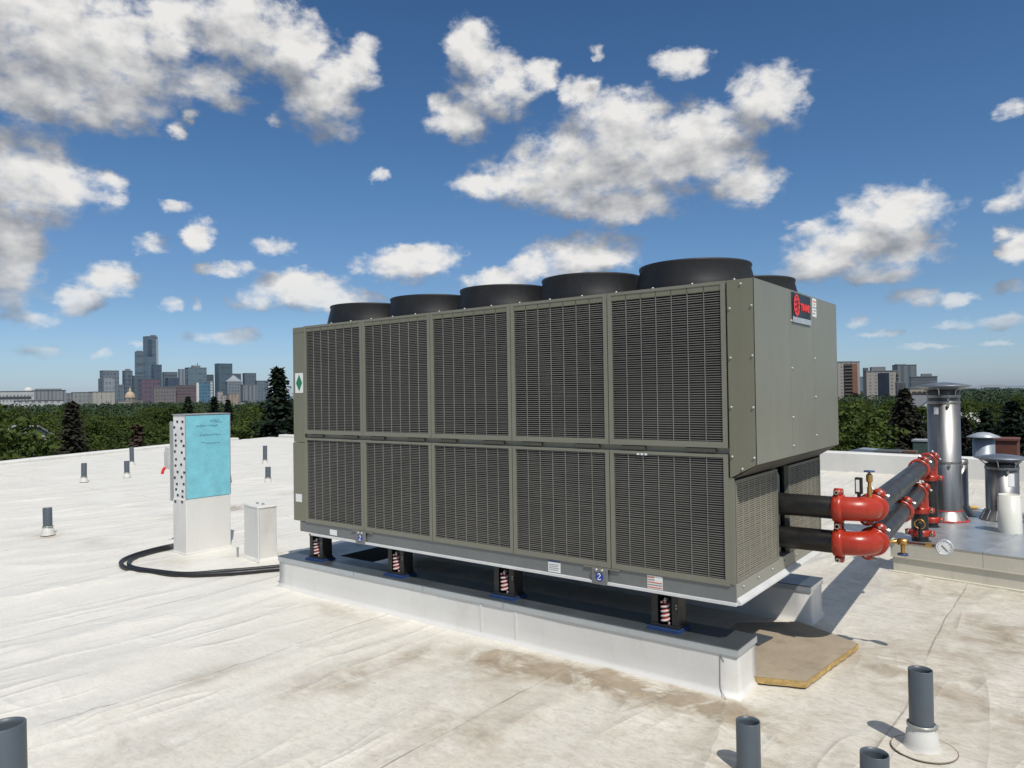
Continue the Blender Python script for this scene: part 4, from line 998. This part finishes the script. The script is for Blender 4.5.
conifer('tall brownish spruce before the right hand tower blocks', 7, 904, 391, 92, 7.0, MT['brownspruce'], 40, .34)
conifer('broad dark spruce at the right edge of the view', 8, 1012, 404, 70, 7.0, MT['spruce'], 38, .32)
conifer('dark spruce between the short flue and the right edge', 10, 985, 412, 84, 6.0, MT['spruce'], 34, .32)
conifer('grey green spruce behind the tall flue on its right', 11, 962, 419, 88, 5.6, MT['brownspruce'], 30, .32)
# far wood: one uncountable mass
random.seed(9); mb = MB()
for _ in range(5200):
    px = random.uniform(-160, 1180); dist = 420 * (2800 / 420) ** (random.random() ** .9)
    if 330 < px < 810 and random.random() < .65: continue
    p, mpp = bearing(px, dist); R = random.uniform(4, 7.5); H = random.uniform(9, 14.5)
    if px > 600: H *= .9
    if 100 < px < 320 and dist > 1500: H *= .7
    k = 60 if dist < 900 else 20
    for _ in range(k):
        d = rnd_unit(); d.z = abs(d.z) * 1.0 - .15
        c = Vector((p.x, p.y, GZ + H * .5)) + Vector((d.x * R, d.y * R, d.z * H * .5)); leaf_quad(mb, c, .85 if dist < 900 else 1.9, (d + rnd_unit() * .6).normalized())
tag(mb.build('distant_wood', MT['farleaf'], fix=False), 'hazy mass of green treetops running to the horizon', 'wood', kind='stuff')

# ------------------------------------------------------------------ buildings far off
def building(name, label, x0, x1, ytop, dist, mt, rot=.35, depth=.8, roofbox=None, tops=None, ybase=None, extra=None):
    p, mpp = bearing((x0 + x1) / 2, dist); wpx = (x1 - x0) * mpp
    d = (Vector((p.x, p.y)) - Vector((CAM.x, CAM.y))).normalized(); base = atan2(d.y, d.x) - pi / 2
    w = wpx / (cos(rot) + depth * abs(sin(rot))); dp = w * depth
    H = height((x0 + x1) / 2, ytop, dist) - GZ
    t = thing(name, label, 'building', (p.x, p.y, GZ), base + rot)
    mb = MB()
    mb.box((-w / 2, -dp / 2, 0), (w / 2, dp / 2, H)); mb.build('walls', mt, t)
    mb = MB(); e = w * .015; mb.box((-w / 2 - e, -dp / 2 - e, H + .02), (w / 2 + e, dp / 2 + e, H + max(.8, .35 * mpp))); mb.build('roof', MT['farroof'], t)
    if roofbox:
        a, b, h = roofbox; mb = MB(); mb.box((-w / 2 + a * w, -dp * .3, H + .9), (-w / 2 + b * w, dp * .3, H + h * mpp)); mb.build('plant_room', roofbox[3] if len(roofbox) > 3 else MT['farroof'], t) if False else mb.build('plant_room', MT['farroof'], t)
    return t, w, dp, H, mpp
MT['farroof'] = mat('far_roof', (.17, .18, .19), .8, 0, .1, .05)
def fm(n, wall, glass, fh, fw, hf=.5, wf=.55): return facade(n, wall, glass, fh, fw, hf, wf)
glassg = (.07, .10, .13)
D = 2300
B = building
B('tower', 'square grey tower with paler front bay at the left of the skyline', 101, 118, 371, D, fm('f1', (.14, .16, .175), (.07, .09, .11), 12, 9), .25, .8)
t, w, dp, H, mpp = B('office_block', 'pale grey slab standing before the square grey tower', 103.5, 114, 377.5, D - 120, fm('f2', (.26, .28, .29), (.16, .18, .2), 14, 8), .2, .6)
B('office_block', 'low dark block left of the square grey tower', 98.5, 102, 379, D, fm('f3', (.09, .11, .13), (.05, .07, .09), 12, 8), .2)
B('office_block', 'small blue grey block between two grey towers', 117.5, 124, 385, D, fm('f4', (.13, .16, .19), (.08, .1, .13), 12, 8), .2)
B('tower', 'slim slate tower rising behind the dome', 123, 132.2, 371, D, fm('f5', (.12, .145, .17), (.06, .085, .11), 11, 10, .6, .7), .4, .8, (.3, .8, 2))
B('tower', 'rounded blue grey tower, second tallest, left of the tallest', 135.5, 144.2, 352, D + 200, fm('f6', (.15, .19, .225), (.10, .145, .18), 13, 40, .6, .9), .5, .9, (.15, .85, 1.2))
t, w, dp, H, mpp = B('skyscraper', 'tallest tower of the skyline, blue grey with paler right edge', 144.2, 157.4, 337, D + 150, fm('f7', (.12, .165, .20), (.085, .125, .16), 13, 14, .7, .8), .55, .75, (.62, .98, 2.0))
mb = MB(); mb.box((w / 2 - w * .16, -dp / 2 - 1.2, 0), (w / 2 + 1.2, -dp / 2 - .1, H - 6)); mb.build('pale_fin', mat('pale_fin', (.34, .38, .41), .5, 0, .1, .02), t)
mb = MB(); mb.box((-w / 2, -dp / 2 - 1.5, H * .72), (-w / 2 + w * .4, -dp / 2 - .2, H - 8)); mb.build('glass_bay', mat('glass_bay', (.06, .09, .115), .3, 0, .2, .02), t)
B('tower', 'stepped navy glass tower right below the tallest tower', 152, 161.5, 365, D - 60, fm('f8', (.045, .065, .095), (.03, .045, .07), 10, 10), .35, .8)
B('office_block', 'dark teal block beneath the second tallest tower', 132.5, 140.5, 376, D - 40, fm('f9', (.07, .095, .11), (.045, .065, .08), 11, 9), .3)
B('office_block', 'flat topped dark office block with pale roof band', 163, 177, 372.5, D + 60, fm('f10', (.11, .13, .145), (.06, .075, .09), 9, 60, .5, 1.1), .2)
B('office_block', 'low navy glass block in the middle of the skyline', 166, 178, 378, D - 80, fm('f11', (.03, .045, .085), (.02, .03, .06), 9, 9), .3)
B('tower', 'narrow pale grey slab with white edges mid skyline', 178.5, 186, 369.5, D, fm('f12', (.27, .29, .31), (.12, .15, .18), 100, 10, 1.1, .5), .3)
t, w, dp, H, mpp = B('tower', 'broad teal grey glass tower with rooftop mast', 186, 206, 368, D - 100, fm('f13', (.12, .165, .185), (.08, .12, .145), 9, 12, .6, .8), .3, .6, (.3, .7, 2.4))
mb = MB(); mb.tube([(w * .1, 0, H + 1), (w * .1, 0, H + 5 * mpp)], 1.1, 6); mb.build('mast', MT['farroof'], t)
B('office_block', 'maroon and purple block below the tallest tower', 139.5, 159, 379.5, 1900, fm('f14', (.12, .055, .075), (.055, .04, .06), 10, 9), .25, .7)
B('office_block', 'long brown concrete block right of the dome', 154, 175, 387, 1600, fm('f15', (.17, .135, .115), (.085, .07, .06), 7, 5, .55, .6), .15, .4)
B('office_block', 'red brown block with horizontal bands beside the brown one', 174.5, 197, 385.5, 1620, fm('f16', (.13, .062, .048), (.065, .038, .034), 6, 60, .5, 1.1), .2, .5)
B('tower', 'pale edged dark block peeping over the curved blue glass building', 205, 213.5, 375, D, fm('f17', (.06, .075, .085), (.04, .05, .06), 9, 9), .3)
# curved blue glass building with white side walls
t, w, dp, H, mpp = B('glass_building', 'bright blue glass building framed by white side walls', 199, 210, 382, 1450, fm('f18', (.05, .15, .23), (.03, .085, .14), 6, 5, .6, .75), .1, .5)
mb = MB(); mb.box((-w * .72, -dp * .52, 0), (-w * .505, dp * .4, H * .97)); mb.build('white_wall', mat('far_white', (.55, .55, .53), .7, 0, .05, .05), t)
mb = MB(); mb.box((w * .505, -dp * .52, 0), (w * .70, dp * .4, H * 1.03)); mb.build('white_wall', facade('far_white_windows', (.52, .52, .50), (.2, .2, .2), 5, 100, .4, 1.1), t)
B('tower', 'dark teal flat topped tower, the highest right of the glass building', 215.5, 232, 364, D - 50, fm('f19', (.06, .095, .115), (.04, .07, .09), 9, 14, .7, .85), .35, .8)
B('office_block', 'lower navy tower joined to the right of the dark teal one', 231, 241, 374, D, fm('f20', (.07, .095, .125), (.045, .06, .085), 8, 10), .3)
t, w, dp, H, mpp = B('pyramid_tower', 'grey tower with a pale glass pyramid roof', 225.5, 241.5, 382, 2000, fm('f21', (.17, .185, .195), (.09, .105, .12), 8, 7), .2, .8)
mb = MB(); a = w / 2; mb.add([(-a, -dp / 2, H + 1.2), (a, -dp / 2, H + 1.2), (a, dp / 2, H + 1.2), (-a, dp / 2, H + 1.2), (0, 0, H + 7 * mpp)], [(0, 1, 4), (1, 2, 4), (2, 3, 4), (3, 0, 4)]); mb.build('pyramid_roof', mat('pyramid_glass', (.24, .27, .29), .4, 0, .1, .05), t)
B('tower', 'dark square tower behind the grey concrete block near the spruce', 243, 256, 373.5, D, fm('f22', (.08, .10, .115), (.05, .065, .08), 7, 9), .25, .8)
B('office_block', 'grey concrete block with tall dark stripes near the spruce', 241, 257, 385, 1900, fm('f23', (.19, .195, .195), (.06, .07, .075), 100, 9, 1.1, .4), .25, .7)
B('office_block', 'low slate block partly behind the tall spruce', 255.5, 268, 381, 2100, fm('f24', (.11, .135, .155), (.07, .09, .1), 8, 8), .2)
B('apartment_block', 'small cream apartment block right of the blue glass building', 217, 222.5, 392, 1100, fm('f25', (.42, .36, .30), (.2, .15, .12), 4, 3.4), .3)
B('apartment_block', 'orange and cream apartment block above the blue panel', 226.5, 238.5, 394, 1050, fm('f26', (.40, .27, .17), (.22, .17, .14), 4.5, 4.2, 1.1, .45), .3)
B('apartment_block', 'low pale block between the two cream apartment blocks', 221.5, 227, 396, 1080, fm('f27', (.36, .34, .31), (.14, .13, .12), 4, 3.4), .2)
B('low_block', 'small white flat block under the pyramid roofed tower', 238, 246, 403, 900, fm('f28', (.46, .46, .46), (.16, .17, .18), 4, 4), .3)
B('low_block', 'grey blue low block left of the big spruce', 245.5, 256, 401, 980, fm('f29', (.2, .22, .24), (.08, .09, .1), 4, 4), .3)
# domed hall
t, w, dp, H, mpp = B('domed_hall', 'beige hall crowned by a ribbed dome with lantern', 118, 141, 401, 1500, fm('f30', (.36, .31, .24), (.2, .16, .12), 8, 5), .1, .6)
mb = MB(); r = 4.7 * mpp; mb.lathe((w * .02, 0, H), [(r, 0), (r * .98, 3 * mpp), (r * 1.05, 3.3 * mpp)], 24); mb.build('drum', facade('drum_facade', (.40, .34, .26), (.10, .08, .07), 40, 5, 1.1, .4), t)
mb = MB(); mb.lathe((w * .02, 0, H + 3.3 * mpp), [(r * 1.02 * cos(a), r * 1.35 * sin(a)) for a in [i * pi / 2 / 8 for i in range(9)]], 24); mb.build('dome', mat('dome_stone', (.44, .33, .24), .7, 0, .1, .1), t)
mb = MB(); mb.lathe((w * .02, 0, H + 3.3 * mpp + r * 1.33), [(r * .22, 0), (r * .22, 2.4 * mpp), (r * .05, 3.2 * mpp), (r * .03, 5.5 * mpp)], 12); mb.build('lantern', mat('lantern_stone', (.46, .38, .27), .7), t)
B('civic_block', 'grey beige gridded block left of the square beige one', 73, 92, 392.5, 1450, fm('f31', (.26, .255, .235), (.15, .15, .14), 7, 6, .6, .4), .15, .4)
B('civic_block', 'square beige block with faint window grid left of the dome', 90.5, 113, 392, 1400, fm('f32', (.43, .395, .32), (.26, .24, .20), 9, 7, .8, .25), .3, .6)
t, w, dp, H, mpp = B('civic_block', 'long white block with a dark window band at far left', 2, 31, 391.5, 1500, fm('f33', (.52, .52, .49), (.17, .17, .17), 8, 5, .45, .6), .1, .4)
mb = MB(); mb.box((-w / 2 - .5, -dp / 2 - .6, H * .62), (w * .42, -dp / 2 - .05, H * .74)); mb.build('window_band', mat('band_dark', (.06, .06, .065), .5), t)
mb = MB(); mb.lathe((w * .36, 0, H), [(4 * mpp, 0), (4.2 * mpp, 1.2 * mpp), (3.4 * mpp, 3 * mpp), (1.6 * mpp, 3.9 * mpp), (0, 4.1 * mpp)], 20); mb.build('white_dome', bpy.data.materials['far_white'], t)
B('civic_block', 'grey concrete block with upright ribs beside the long white one', 30.5, 63, 390.5, 1600, fm('f34', (.25, .25, .235), (.12, .12, .12), 100, 6, 1.1, .45), .15, .4, (.2, .9, 1.8))
B('civic_block', 'plain grey block at the end of the ribbed one', 59, 75, 393.5, 1650, fm('f35', (.20, .205, .205), (.1, .1, .1), 8, 6), .2)
B('low_block', 'low white strip of building in front of the ribbed block', 18, 60, 400.5, 1150, fm('f36', (.50, .50, .475), (.16, .16, .15), 14, 7, .6, .55), .05, .2)
B('low_block', 'dim grey building at the very left edge', -14, 4, 395, 1500, fm('f37', (.13, .14, .15), (.08, .085, .09), 6, 5), .1)
# towers on the right: storeys, bands and bays are parts
def flats(label, x0, x1, ytop, dist, wallm, bays, rot=.3, depth=.7, box=None, floors=14):
    t, w, dp, H, mpp = building('apartment_tower', label, x0, x1, ytop, dist, wallm, rot, depth, box)
    for a, b, m in bays:
        mb = MB(); mb.box((-w / 2 + a * w, -dp / 2 - .5, 0), (-w / 2 + b * w, -dp / 2 - .05, H - 1.5)); bay = mb.build('facade_bay', m[0], t)
        if m[1] is not None:
            for k in range(floors):
                z = H - 2.6 - k * 3.1; mb = MB(); mb.box((-w / 2 + a * w + .2, -dp / 2 - 1.5, z - .55), (-w / 2 + b * w - .2, -dp / 2 - .52, z)); mb.build('balcony', m[1], bay)
    return t
cream = fm('f40', (.36, .31, .25), (.14, .12, .10), 3.1, 4.5, .45, .4); dk = mat('bay_dark', (.045, .04, .04), .5, 0, .3, .2); bk = mat('bay_brick', (.20, .095, .065), .8, 0, .15, .2); lt = mat('bay_cream', (.34, .28, .22), .8, 0, .1, .2)
nv = mat('bay_navy', (.018, .024, .042), .4, 0, .3, .1); rl = mat('balcony_rail', (.17, .13, .11), .7)
flats('cream and brick apartment tower beside the chiller edge, balconied dark centre', 836, 859, 362.5, 780, cream, ((.28, .66, (dk, rl)), (.66, .88, (bk, None))), .25, .6, (.05, .7, 1.2), 13)
flats('wide cream apartment tower with tall navy glass bay in its middle', 865.5, 897, 371.5, 760, cream, ((.36, .70, (nv, None)), (.93, .99, (dk, lt))), .2, .5, (.18, .62, 4.6), 12)
B('apartment_tower', 'dark narrow slab at the left shoulder of the wide cream tower', 863.5, 868.5, 368.5, 860, fm('f41', (.055, .06, .075), (.04, .045, .055), 3.1, 4), .2)
B('office_block', 'faint blue block between the two cream towers', 858, 865, 377, 1700, fm('f42', (.13, .16, .20), (.1, .12, .15), 6, 6), .2)
B('apartment_tower', 'grey green ribbed tower behind the wide cream one', 894, 915.5, 365.5, 900, fm('f43', (.13, .145, .14), (.07, .08, .08), 100, 7, 1.1, .45), .35, .8, (.05, .5, 1.4))
B('apartment_tower', 'short dark brown tower in front of the grey green one', 896, 905, 383, 700, fm('f44', (.06, .045, .04), (.03, .025, .025), 3, 4), .2)
t, w, dp, H, mpp = B('office_block', 'dark banded block with rooftop plant and white right edge', 911.5, 935.5, 377, 850, fm('f45', (.085, .085, .09), (.17, .175, .18), 5.5, 60, .3, 1.1), .12, .5, (.42, .82, 3.2))
mb = MB(); mb.box((w * .5 + .1, -dp * .5, 2), (w * .53, dp * .3, H)); mb.build('white_edge', bpy.data.materials['far_white'], t)
t, w, dp, H, mpp = B('colonnade_building', 'pale low building with arched openings beside the tall flue cap', 911, 940, 388.5, 600, mat('colonnade_wall', (.33, .29, .23), .8, 0, .1, .2), .1, .4)
for k in range(6):
    mb = MB(); xx = -w / 2 + w * (k + .25) / 6; ww = w / 12
    mb.prism([(xx, H - 9)] + [(xx + ww - ww * cos(a), H - 3.4 + ww * .9 * sin(a)) for a in [i * pi / 6 for i in range(7)]][::1] + [(xx + 2 * ww * .8, H - 9)], 'Y', -dp / 2 - .3, -dp / 2 - .06); mb.build('arched_opening', dk, t)
# houses among the trees
def house(label, px, ytop, dist, w, dp, hroof, rot, wallm, roofm):
    p, mpp = bearing(px, dist); zt = height(px, ytop, dist)
    d = atan2(p.y - CAM.y, p.x - CAM.x) - pi / 2; t = thing('house', label, 'house', (p.x, p.y, GZ), d + rot); H = zt - GZ - hroof
    mb = MB(); mb.prism([(-w / 2, 0), (w / 2, 0), (w / 2, H), (0, H + hroof - .1), (-w / 2, H)], 'Y', -dp / 2, dp / 2); mb.build('walls', wallm, t)
    mb = MB(); e = .5
    for s_ in (-1, 1):
        a = Vector((s_ * (w / 2 + e), 0, H - e * hroof / (w / 2))); b = Vector((0, 0, H + hroof))
        mb.add([(a.x, -dp / 2 - e, a.z), (a.x, dp / 2 + e, a.z), (b.x, dp / 2 + e, b.z), (b.x, -dp / 2 - e, b.z), (a.x, -dp / 2 - e, a.z + .25), (a.x, dp / 2 + e, a.z + .25), (b.x, dp / 2 + e, b.z + .25), (b.x, -dp / 2 - e, b.z + .25)], [(0, 1, 2, 3), (4, 5, 6, 7), (0, 3, 7, 4), (1, 2, 6, 5), (0, 1, 5, 4)])
    mb.build('roof', roofm, t)
    for k in (-1, 1):
        mb = MB(); mb.box((k * w * .22 - .6, -dp / 2 - .12, H - 2.0), (k * w * .22 + .6, -dp / 2 - .02, H - .6)); mb.build('window', dk, t)
    return t
house('pale gabled house with grey roof among trees left of the tall flue', 923, 396, 260, 9, 11, 3.2, .5, MT['housewall'], MT['shingle'])
house('low white roofed house among trees right of the tall flue', 953, 414, 150, 14, 8, 1.2, 1.45, MT['housewall'], mat('pale_roof', (.5, .48, .45), .8))
house('grey roofed house half buried in trees at the left edge', 26, 427, 128, 6, 7, 2.0, .4, MT['housewall'], MT['shingle'])
for i, (px, yt, wpx, d, lab) in enumerate(((992, 384.6, 22, 5200, 'long white shed on the far right horizon'), (967, 386.4, 26, 4600, 'white warehouse strip right of the flue cap on the horizon'), (1015, 386.6, 16, 4300, 'pale warehouse at the right edge of the horizon'), (942, 384.8, 9, 5000, 'small grey factory above the flue cap on the horizon'))):
    p, mpp = bearing(px, d); dd = atan2(p.y - CAM.y, p.x - CAM.x) - pi / 2; t = thing('warehouse', lab, 'warehouse', (p.x, p.y, GZ), dd); H = height(px, yt, d) - GZ; w = wpx * mpp
    mb = MB(); mb.prism([(-w / 2, 0), (w / 2, 0), (w / 2, H * .9), (0, H), (-w / 2, H * .9)], 'Y', -w * .2, w * .2); mb.build('shed', mat('shed_wall', (.40, .43, .46), .7, 0, .08, .02) if i == 0 else bpy.data.materials['shed_wall'], t)
    mb = MB(); mb.box((-w * .3, -w * .2 - 1, 1), (w * .3, -w * .2 - .1, H * .3)); mb.build('loading_bays', dk, t)

# ------------------------------------------------------------------ sun and sky
SUN_AZ = Vector((.835, -.55)).normalized(); EL = radians(55)
sd = Vector((SUN_AZ.x * cos(EL), SUN_AZ.y * cos(EL), sin(EL)))
sl = bpy.data.lights.new('sun', 'SUN'); sl.energy = 3.8; sl.angle = radians(.53); sl.color = (1, .95, .87)
so = bpy.data.objects.new('sun', sl); COL.objects.link(so); so.rotation_euler = sd.to_track_quat('Z', 'Y').to_euler(); so.location = (20, -15, 30)
wd = bpy.data.worlds.new('World'); S.world = wd; wd.use_nodes = True; nt = wd.node_tree; nt.nodes.clear()
try: wd.cycles.sampling_method = 'NONE'; wd.cycles.sample_map_resolution = 512
except Exception: pass
sky = N(nt, 'ShaderNodeTexSky'); sky.sky_type = 'NISHITA'; sky.sun_disc = False; sky.sun_elevation = EL; sky.sun_rotation = atan2(SUN_AZ.x, SUN_AZ.y)
sky.altitude = 650; sky.air_density = 1.0; sky.dust_density = 1.2; sky.ozone_density = 2.2
YAW = atan2(F_.y, F_.x)
def uv_of(x, y):
    d = ray(x, y).normalized(); a = YAW - atan2(d.y, d.x); return (a, math.asin(d.z))
# cloud banks: picture bearing of each puff's middle, half width and half height
PUFFS = [(40, 35, 95, 62), (118, 58, 78, 55), (30, 88, 58, 34), (95, 104, 62, 26), (170, 34, 26, 34), (240, 26, 58, 46), (292, 48, 42, 38), (215, 84, 36, 24), (325, 92, 46, 44), (362, 64, 26, 24), (275, 120, 14, 9),
         (22, 182, 62, 48), (60, 190, 52, 26), (8, 240, 42, 34), (6, 275, 38, 32), (112, 180, 14, 10), (30, 318, 40, 11), (82, 302, 26, 14), (110, 278, 32, 18), (150, 244, 20, 11), (200, 235, 19, 17), (178, 208, 20, 8), (272, 246, 29, 11), (203, 267, 17, 8), (234, 269, 26, 10),
         (178, 130, 12, 9), (190, 118, 8, 6), (380, 176, 11, 8), (173, 304, 12, 9), (198, 304, 10, 9), (295, 288, 54, 19), (255, 302, 40, 12), (340, 300, 50, 14), (400, 266, 48, 19), (432, 256, 34, 14), (222, 338, 46, 8), (240, 334, 22, 9), (136, 345, 14, 6), (40, 352, 30, 8), (100, 352, 20, 6),
         (470, 48, 32, 28), (498, 86, 46, 34), (460, 116, 36, 28), (540, 74, 20, 16), (600, 165, 102, 50), (540, 182, 82, 26), (622, 126, 58, 40), (692, 158, 74, 40), (764, 100, 42, 34), (742, 186, 42, 22), (488, 186, 42, 13), (630, 205, 72, 20), (700, 125, 46, 24), (575, 205, 50, 16),
         (680, 62, 33, 14), (598, 52, 10, 6), (580, 92, 24, 14), (585, 254, 62, 24), (495, 280, 40, 15), (540, 268, 40, 14), (898, 212, 60, 26), (850, 248, 64, 34), (820, 262, 42, 24), (905, 252, 40, 22), (808, 226, 24, 12), (880, 275, 50, 12),
         (1011, 108, 16, 10), (1006, 203, 26, 11), (1000, 236, 13, 7), (1018, 246, 18, 16), (1010, 287, 22, 9), (913, 295, 32, 10), (956, 300, 20, 8), (950, 324, 24, 7), (1000, 322, 30, 8), (855, 322, 20, 8), (1000, 342, 20, 4), (880, 335, 26, 5), (930, 345, 30, 4),
         (-120, 60, 110, 60), (-150, 200, 90, 40), (1120, 180, 90, 35), (1180, 60, 100, 50), (1130, 300, 60, 14), (-80, 310, 60, 14)]
gt = bpy.data.node_groups.new('cloud_field', 'ShaderNodeTree')
gt.interface.new_socket('UV', in_out='INPUT', socket_type='NodeSocketVector'); gt.interface.new_socket('Detail', in_out='INPUT', socket_type='NodeSocketFloat')
gt.interface.new_socket('Mass', in_out='OUTPUT', socket_type='NodeSocketFloat')
gi = gt.nodes.new('NodeGroupInput'); go = gt.nodes.new('NodeGroupOutput')
acc = None; PS = 1.0
for (px, py, a, b) in PUFFS:
    (u0, v0) = uv_of(px, py); a_ = a * PS / FPX * cos(atan2(abs(px - 512), FPX)); b_ = b * PS / FPX
    vm = N(gt, 'ShaderNodeVectorMath', operation='MULTIPLY_ADD'); gt.links.new(gi.outputs['UV'], vm.inputs[0])
    vm.inputs[1].default_value = (1 / a_, 1 / b_, 0); vm.inputs[2].default_value = (-u0 / a_, -v0 / b_, 0)
    ln = N(gt, 'ShaderNodeVectorMath', operation='DOT_PRODUCT'); gt.links.new(vm.outputs[0], ln.inputs[0]); gt.links.new(vm.outputs[0], ln.inputs[1])
    lv = ln.outputs['Value']
    if b <= 12: lv = math_(gt, 'ADD', lv, .30)
    if acc is None: acc = lv
    else:
        sm = N(gt, 'ShaderNodeMath', operation='SMOOTH_MIN'); gt.links.new(acc, sm.inputs[0]); gt.links.new(lv, sm.inputs[1]); sm.inputs[2].default_value = .75; acc = sm.outputs[0]
res = math_(gt, 'ADD', math_(gt, 'SUBTRACT', 1.0, acc), gi.outputs['Detail'])
gt.links.new(res, go.inputs['Mass'])
tc = N(nt, 'ShaderNodeTexCoord'); sep = N(nt, 'ShaderNodeSeparateXYZ'); nt.links.new(tc.outputs['Generated'], sep.inputs[0])
rv = N(nt, 'ShaderNodeVectorRotate', rotation_type='Z_AXIS'); nt.links.new(tc.outputs['Generated'], rv.inputs['Vector']); rv.inputs['Angle'].default_value = -YAW
s2 = N(nt, 'ShaderNodeSeparateXYZ'); nt.links.new(rv.outputs[0], s2.inputs[0])
az = math_(nt, 'MULTIPLY', math_(nt, 'ARCTAN2', s2.outputs[1], s2.outputs[0]), -1.0)
el = math_(nt, 'ARCSINE', s2.outputs[2])
cmb = N(nt, 'ShaderNodeCombineXYZ'); nt.links.new(az, cmb.inputs[0]); nt.links.new(el, cmb.inputs[1])
UV = cmb.outputs[0]
UVs = mapping(nt, UV, (1, 1.45, 1))
def cnoise(off):
    """billowing detail: broad swell, puffs and fine cauliflower"""
    v = N(nt, 'ShaderNodeVectorMath', operation='ADD'); nt.links.new(UVs, v.inputs[0]); v.inputs[1].default_value = (off[0], off[1], 0)
    a = nz(nt, v.outputs[0], 10, 2, .5); b = nz(nt, v.outputs[0], 30, 9, .575, .1)
    return math_(nt, 'ADD', math_(nt, 'MULTIPLY', math_(nt, 'SUBTRACT', a, .5), .9), math_(nt, 'MULTIPLY', math_(nt, 'SUBTRACT', b, .5), 2.35))
nw = N(nt, 'ShaderNodeTexNoise'); nw.inputs['Scale'].default_value = 22; nw.inputs['Detail'].default_value = 5; nw.inputs['Roughness'].default_value = .62; nt.links.new(UVs, nw.inputs['Vector'])
wv = N(nt, 'ShaderNodeVectorMath', operation='MULTIPLY_ADD'); nt.links.new(nw.outputs['Color'], wv.inputs[0]); wv.inputs[1].default_value = (.045, .030, 0); nt.links.new(UV, wv.inputs[2])
def field(off, det):
    a = N(nt, 'ShaderNodeVectorMath', operation='ADD'); nt.links.new(wv.outputs[0], a.inputs[0]); a.inputs[1].default_value = (off[0] - .0225, off[1] - .015, 0)
    g = N(nt, 'ShaderNodeGroup'); g.node_tree = gt; nt.links.new(a.outputs[0], g.inputs['UV']); nt.links.new(det, g.inputs['Detail']); return g.outputs['Mass']
d0 = cnoise((0, 0))
def soft(off):
    v = N(nt, 'ShaderNodeVectorMath', operation='ADD'); nt.links.new(UVs, v.inputs[0]); v.inputs[1].default_value = (off[0], off[1], 0)
    return nz(nt, v.outputs[0], 24, 4, .52, .1)
s0 = soft((0, 0)); s1 = soft((.008, .022))
zero = N(nt, 'ShaderNodeValue'); zero.outputs[0].default_value = 0
f0 = field((0, 0), d0); f1 = field((.010, .042), zero.outputs[0])
alpha = N(nt, 'ShaderNodeMapRange', interpolation_type='SMOOTHSTEP'); nt.links.new(f0, alpha.inputs[0]); alpha.inputs[1].default_value = -.10; alpha.inputs[2].default_value = .95
# lit crowns where the mass thins out upwards, grey bellies where there is more cloud above
grad = math_(nt, 'SUBTRACT', math_(nt, 'SUBTRACT', f0, d0), f1)
gr = N(nt, 'ShaderNodeMapRange', interpolation_type='SMOOTHSTEP'); nt.links.new(grad, gr.inputs[0]); gr.inputs[1].default_value = -1.2; gr.inputs[2].default_value = 1.15
lit = math_(nt, 'ADD', gr.outputs[0], math_(nt, 'MULTIPLY', math_(nt, 'SUBTRACT', s0, s1), 1.0), clamp=True)
ccol = ramp(nt, lit, [(.0, (2.1, 2.3, 2.65)), (.3, (3.5, 3.65, 3.95)), (.6, (5.9, 5.9, 5.9)), (.95, (8.5, 8.35, 8.1))])
# haze towards the horizon swallows far clouds
hz = N(nt, 'ShaderNodeMapRange', interpolation_type='SMOOTHSTEP'); nt.links.new(el, hz.inputs[0]); hz.inputs[1].default_value = .0; hz.inputs[2].default_value = .17; hz.inputs[3].default_value = .30; hz.inputs[4].default_value = 1.0
alp = math_(nt, 'MULTIPLY', math_(nt, 'MULTIPLY', alpha.outputs[0], hz.outputs[0]), .97)
tint = N(nt, 'ShaderNodeMapRange'); nt.links.new(el, tint.inputs[0]); tint.inputs[1].default_value = 0; tint.inputs[2].default_value = .5
skyc = mixc(nt, 1.0, sky.outputs[0], ramp(nt, tint.outputs[0], [(0, (.86, 1.02, 1.40)), (.06, (.76, .92, 1.20)), (.25, (.62, .78, .95)), (.55, (.53, .77, .95)), (1, (.44, .70, .91))]), 'MULTIPLY')
bg1 = N(nt, 'ShaderNodeBackground'); nt.links.new(skyc, bg1.inputs[0]); bg1.inputs[1].default_value = .1
bg2 = N(nt, 'ShaderNodeBackground'); nt.links.new(ccol, bg2.inputs[0]); bg2.inputs[1].default_value = .1
# scattered cumulus added over the unseen rest of the dome, whitening the sky light
nb_ = nz(nt, mapping(nt, tc.outputs['Generated'], (1, 1, 1.5)), 3.4, 7, .56)
off_ = math_(nt, 'MAXIMUM', math_(nt, 'SUBTRACT', math_(nt, 'ABSOLUTE', az), .80), math_(nt, 'SUBTRACT', el, .58))
om = N(nt, 'ShaderNodeMapRange', interpolation_type='SMOOTHSTEP'); nt.links.new(off_, om.inputs[0]); om.inputs[1].default_value = 0; om.inputs[2].default_value = .15
up_ = N(nt, 'ShaderNodeMapRange', interpolation_type='SMOOTHSTEP'); nt.links.new(el, up_.inputs[0]); up_.inputs[1].default_value = 0; up_.inputs[2].default_value = .2
ao = ramp(nt, nb_, [(.46, 0), (.62, 1)])
ao = math_(nt, 'MULTIPLY', math_(nt, 'MULTIPLY', ao, om.outputs[0]), math_(nt, 'MULTIPLY', up_.outputs[0], .95))
alp = math_(nt, 'MAXIMUM', alp, ao)
mx = N(nt, 'ShaderNodeMixShader'); nt.links.new(alp, mx.inputs[0]); nt.links.new(bg1.outputs[0], mx.inputs[1]); nt.links.new(bg2.outputs[0], mx.inputs[2])
ow = N(nt, 'ShaderNodeOutputWorld'); nt.links.new(mx.outputs[0], ow.inputs[0])
S.cycles.max_bounces = 6
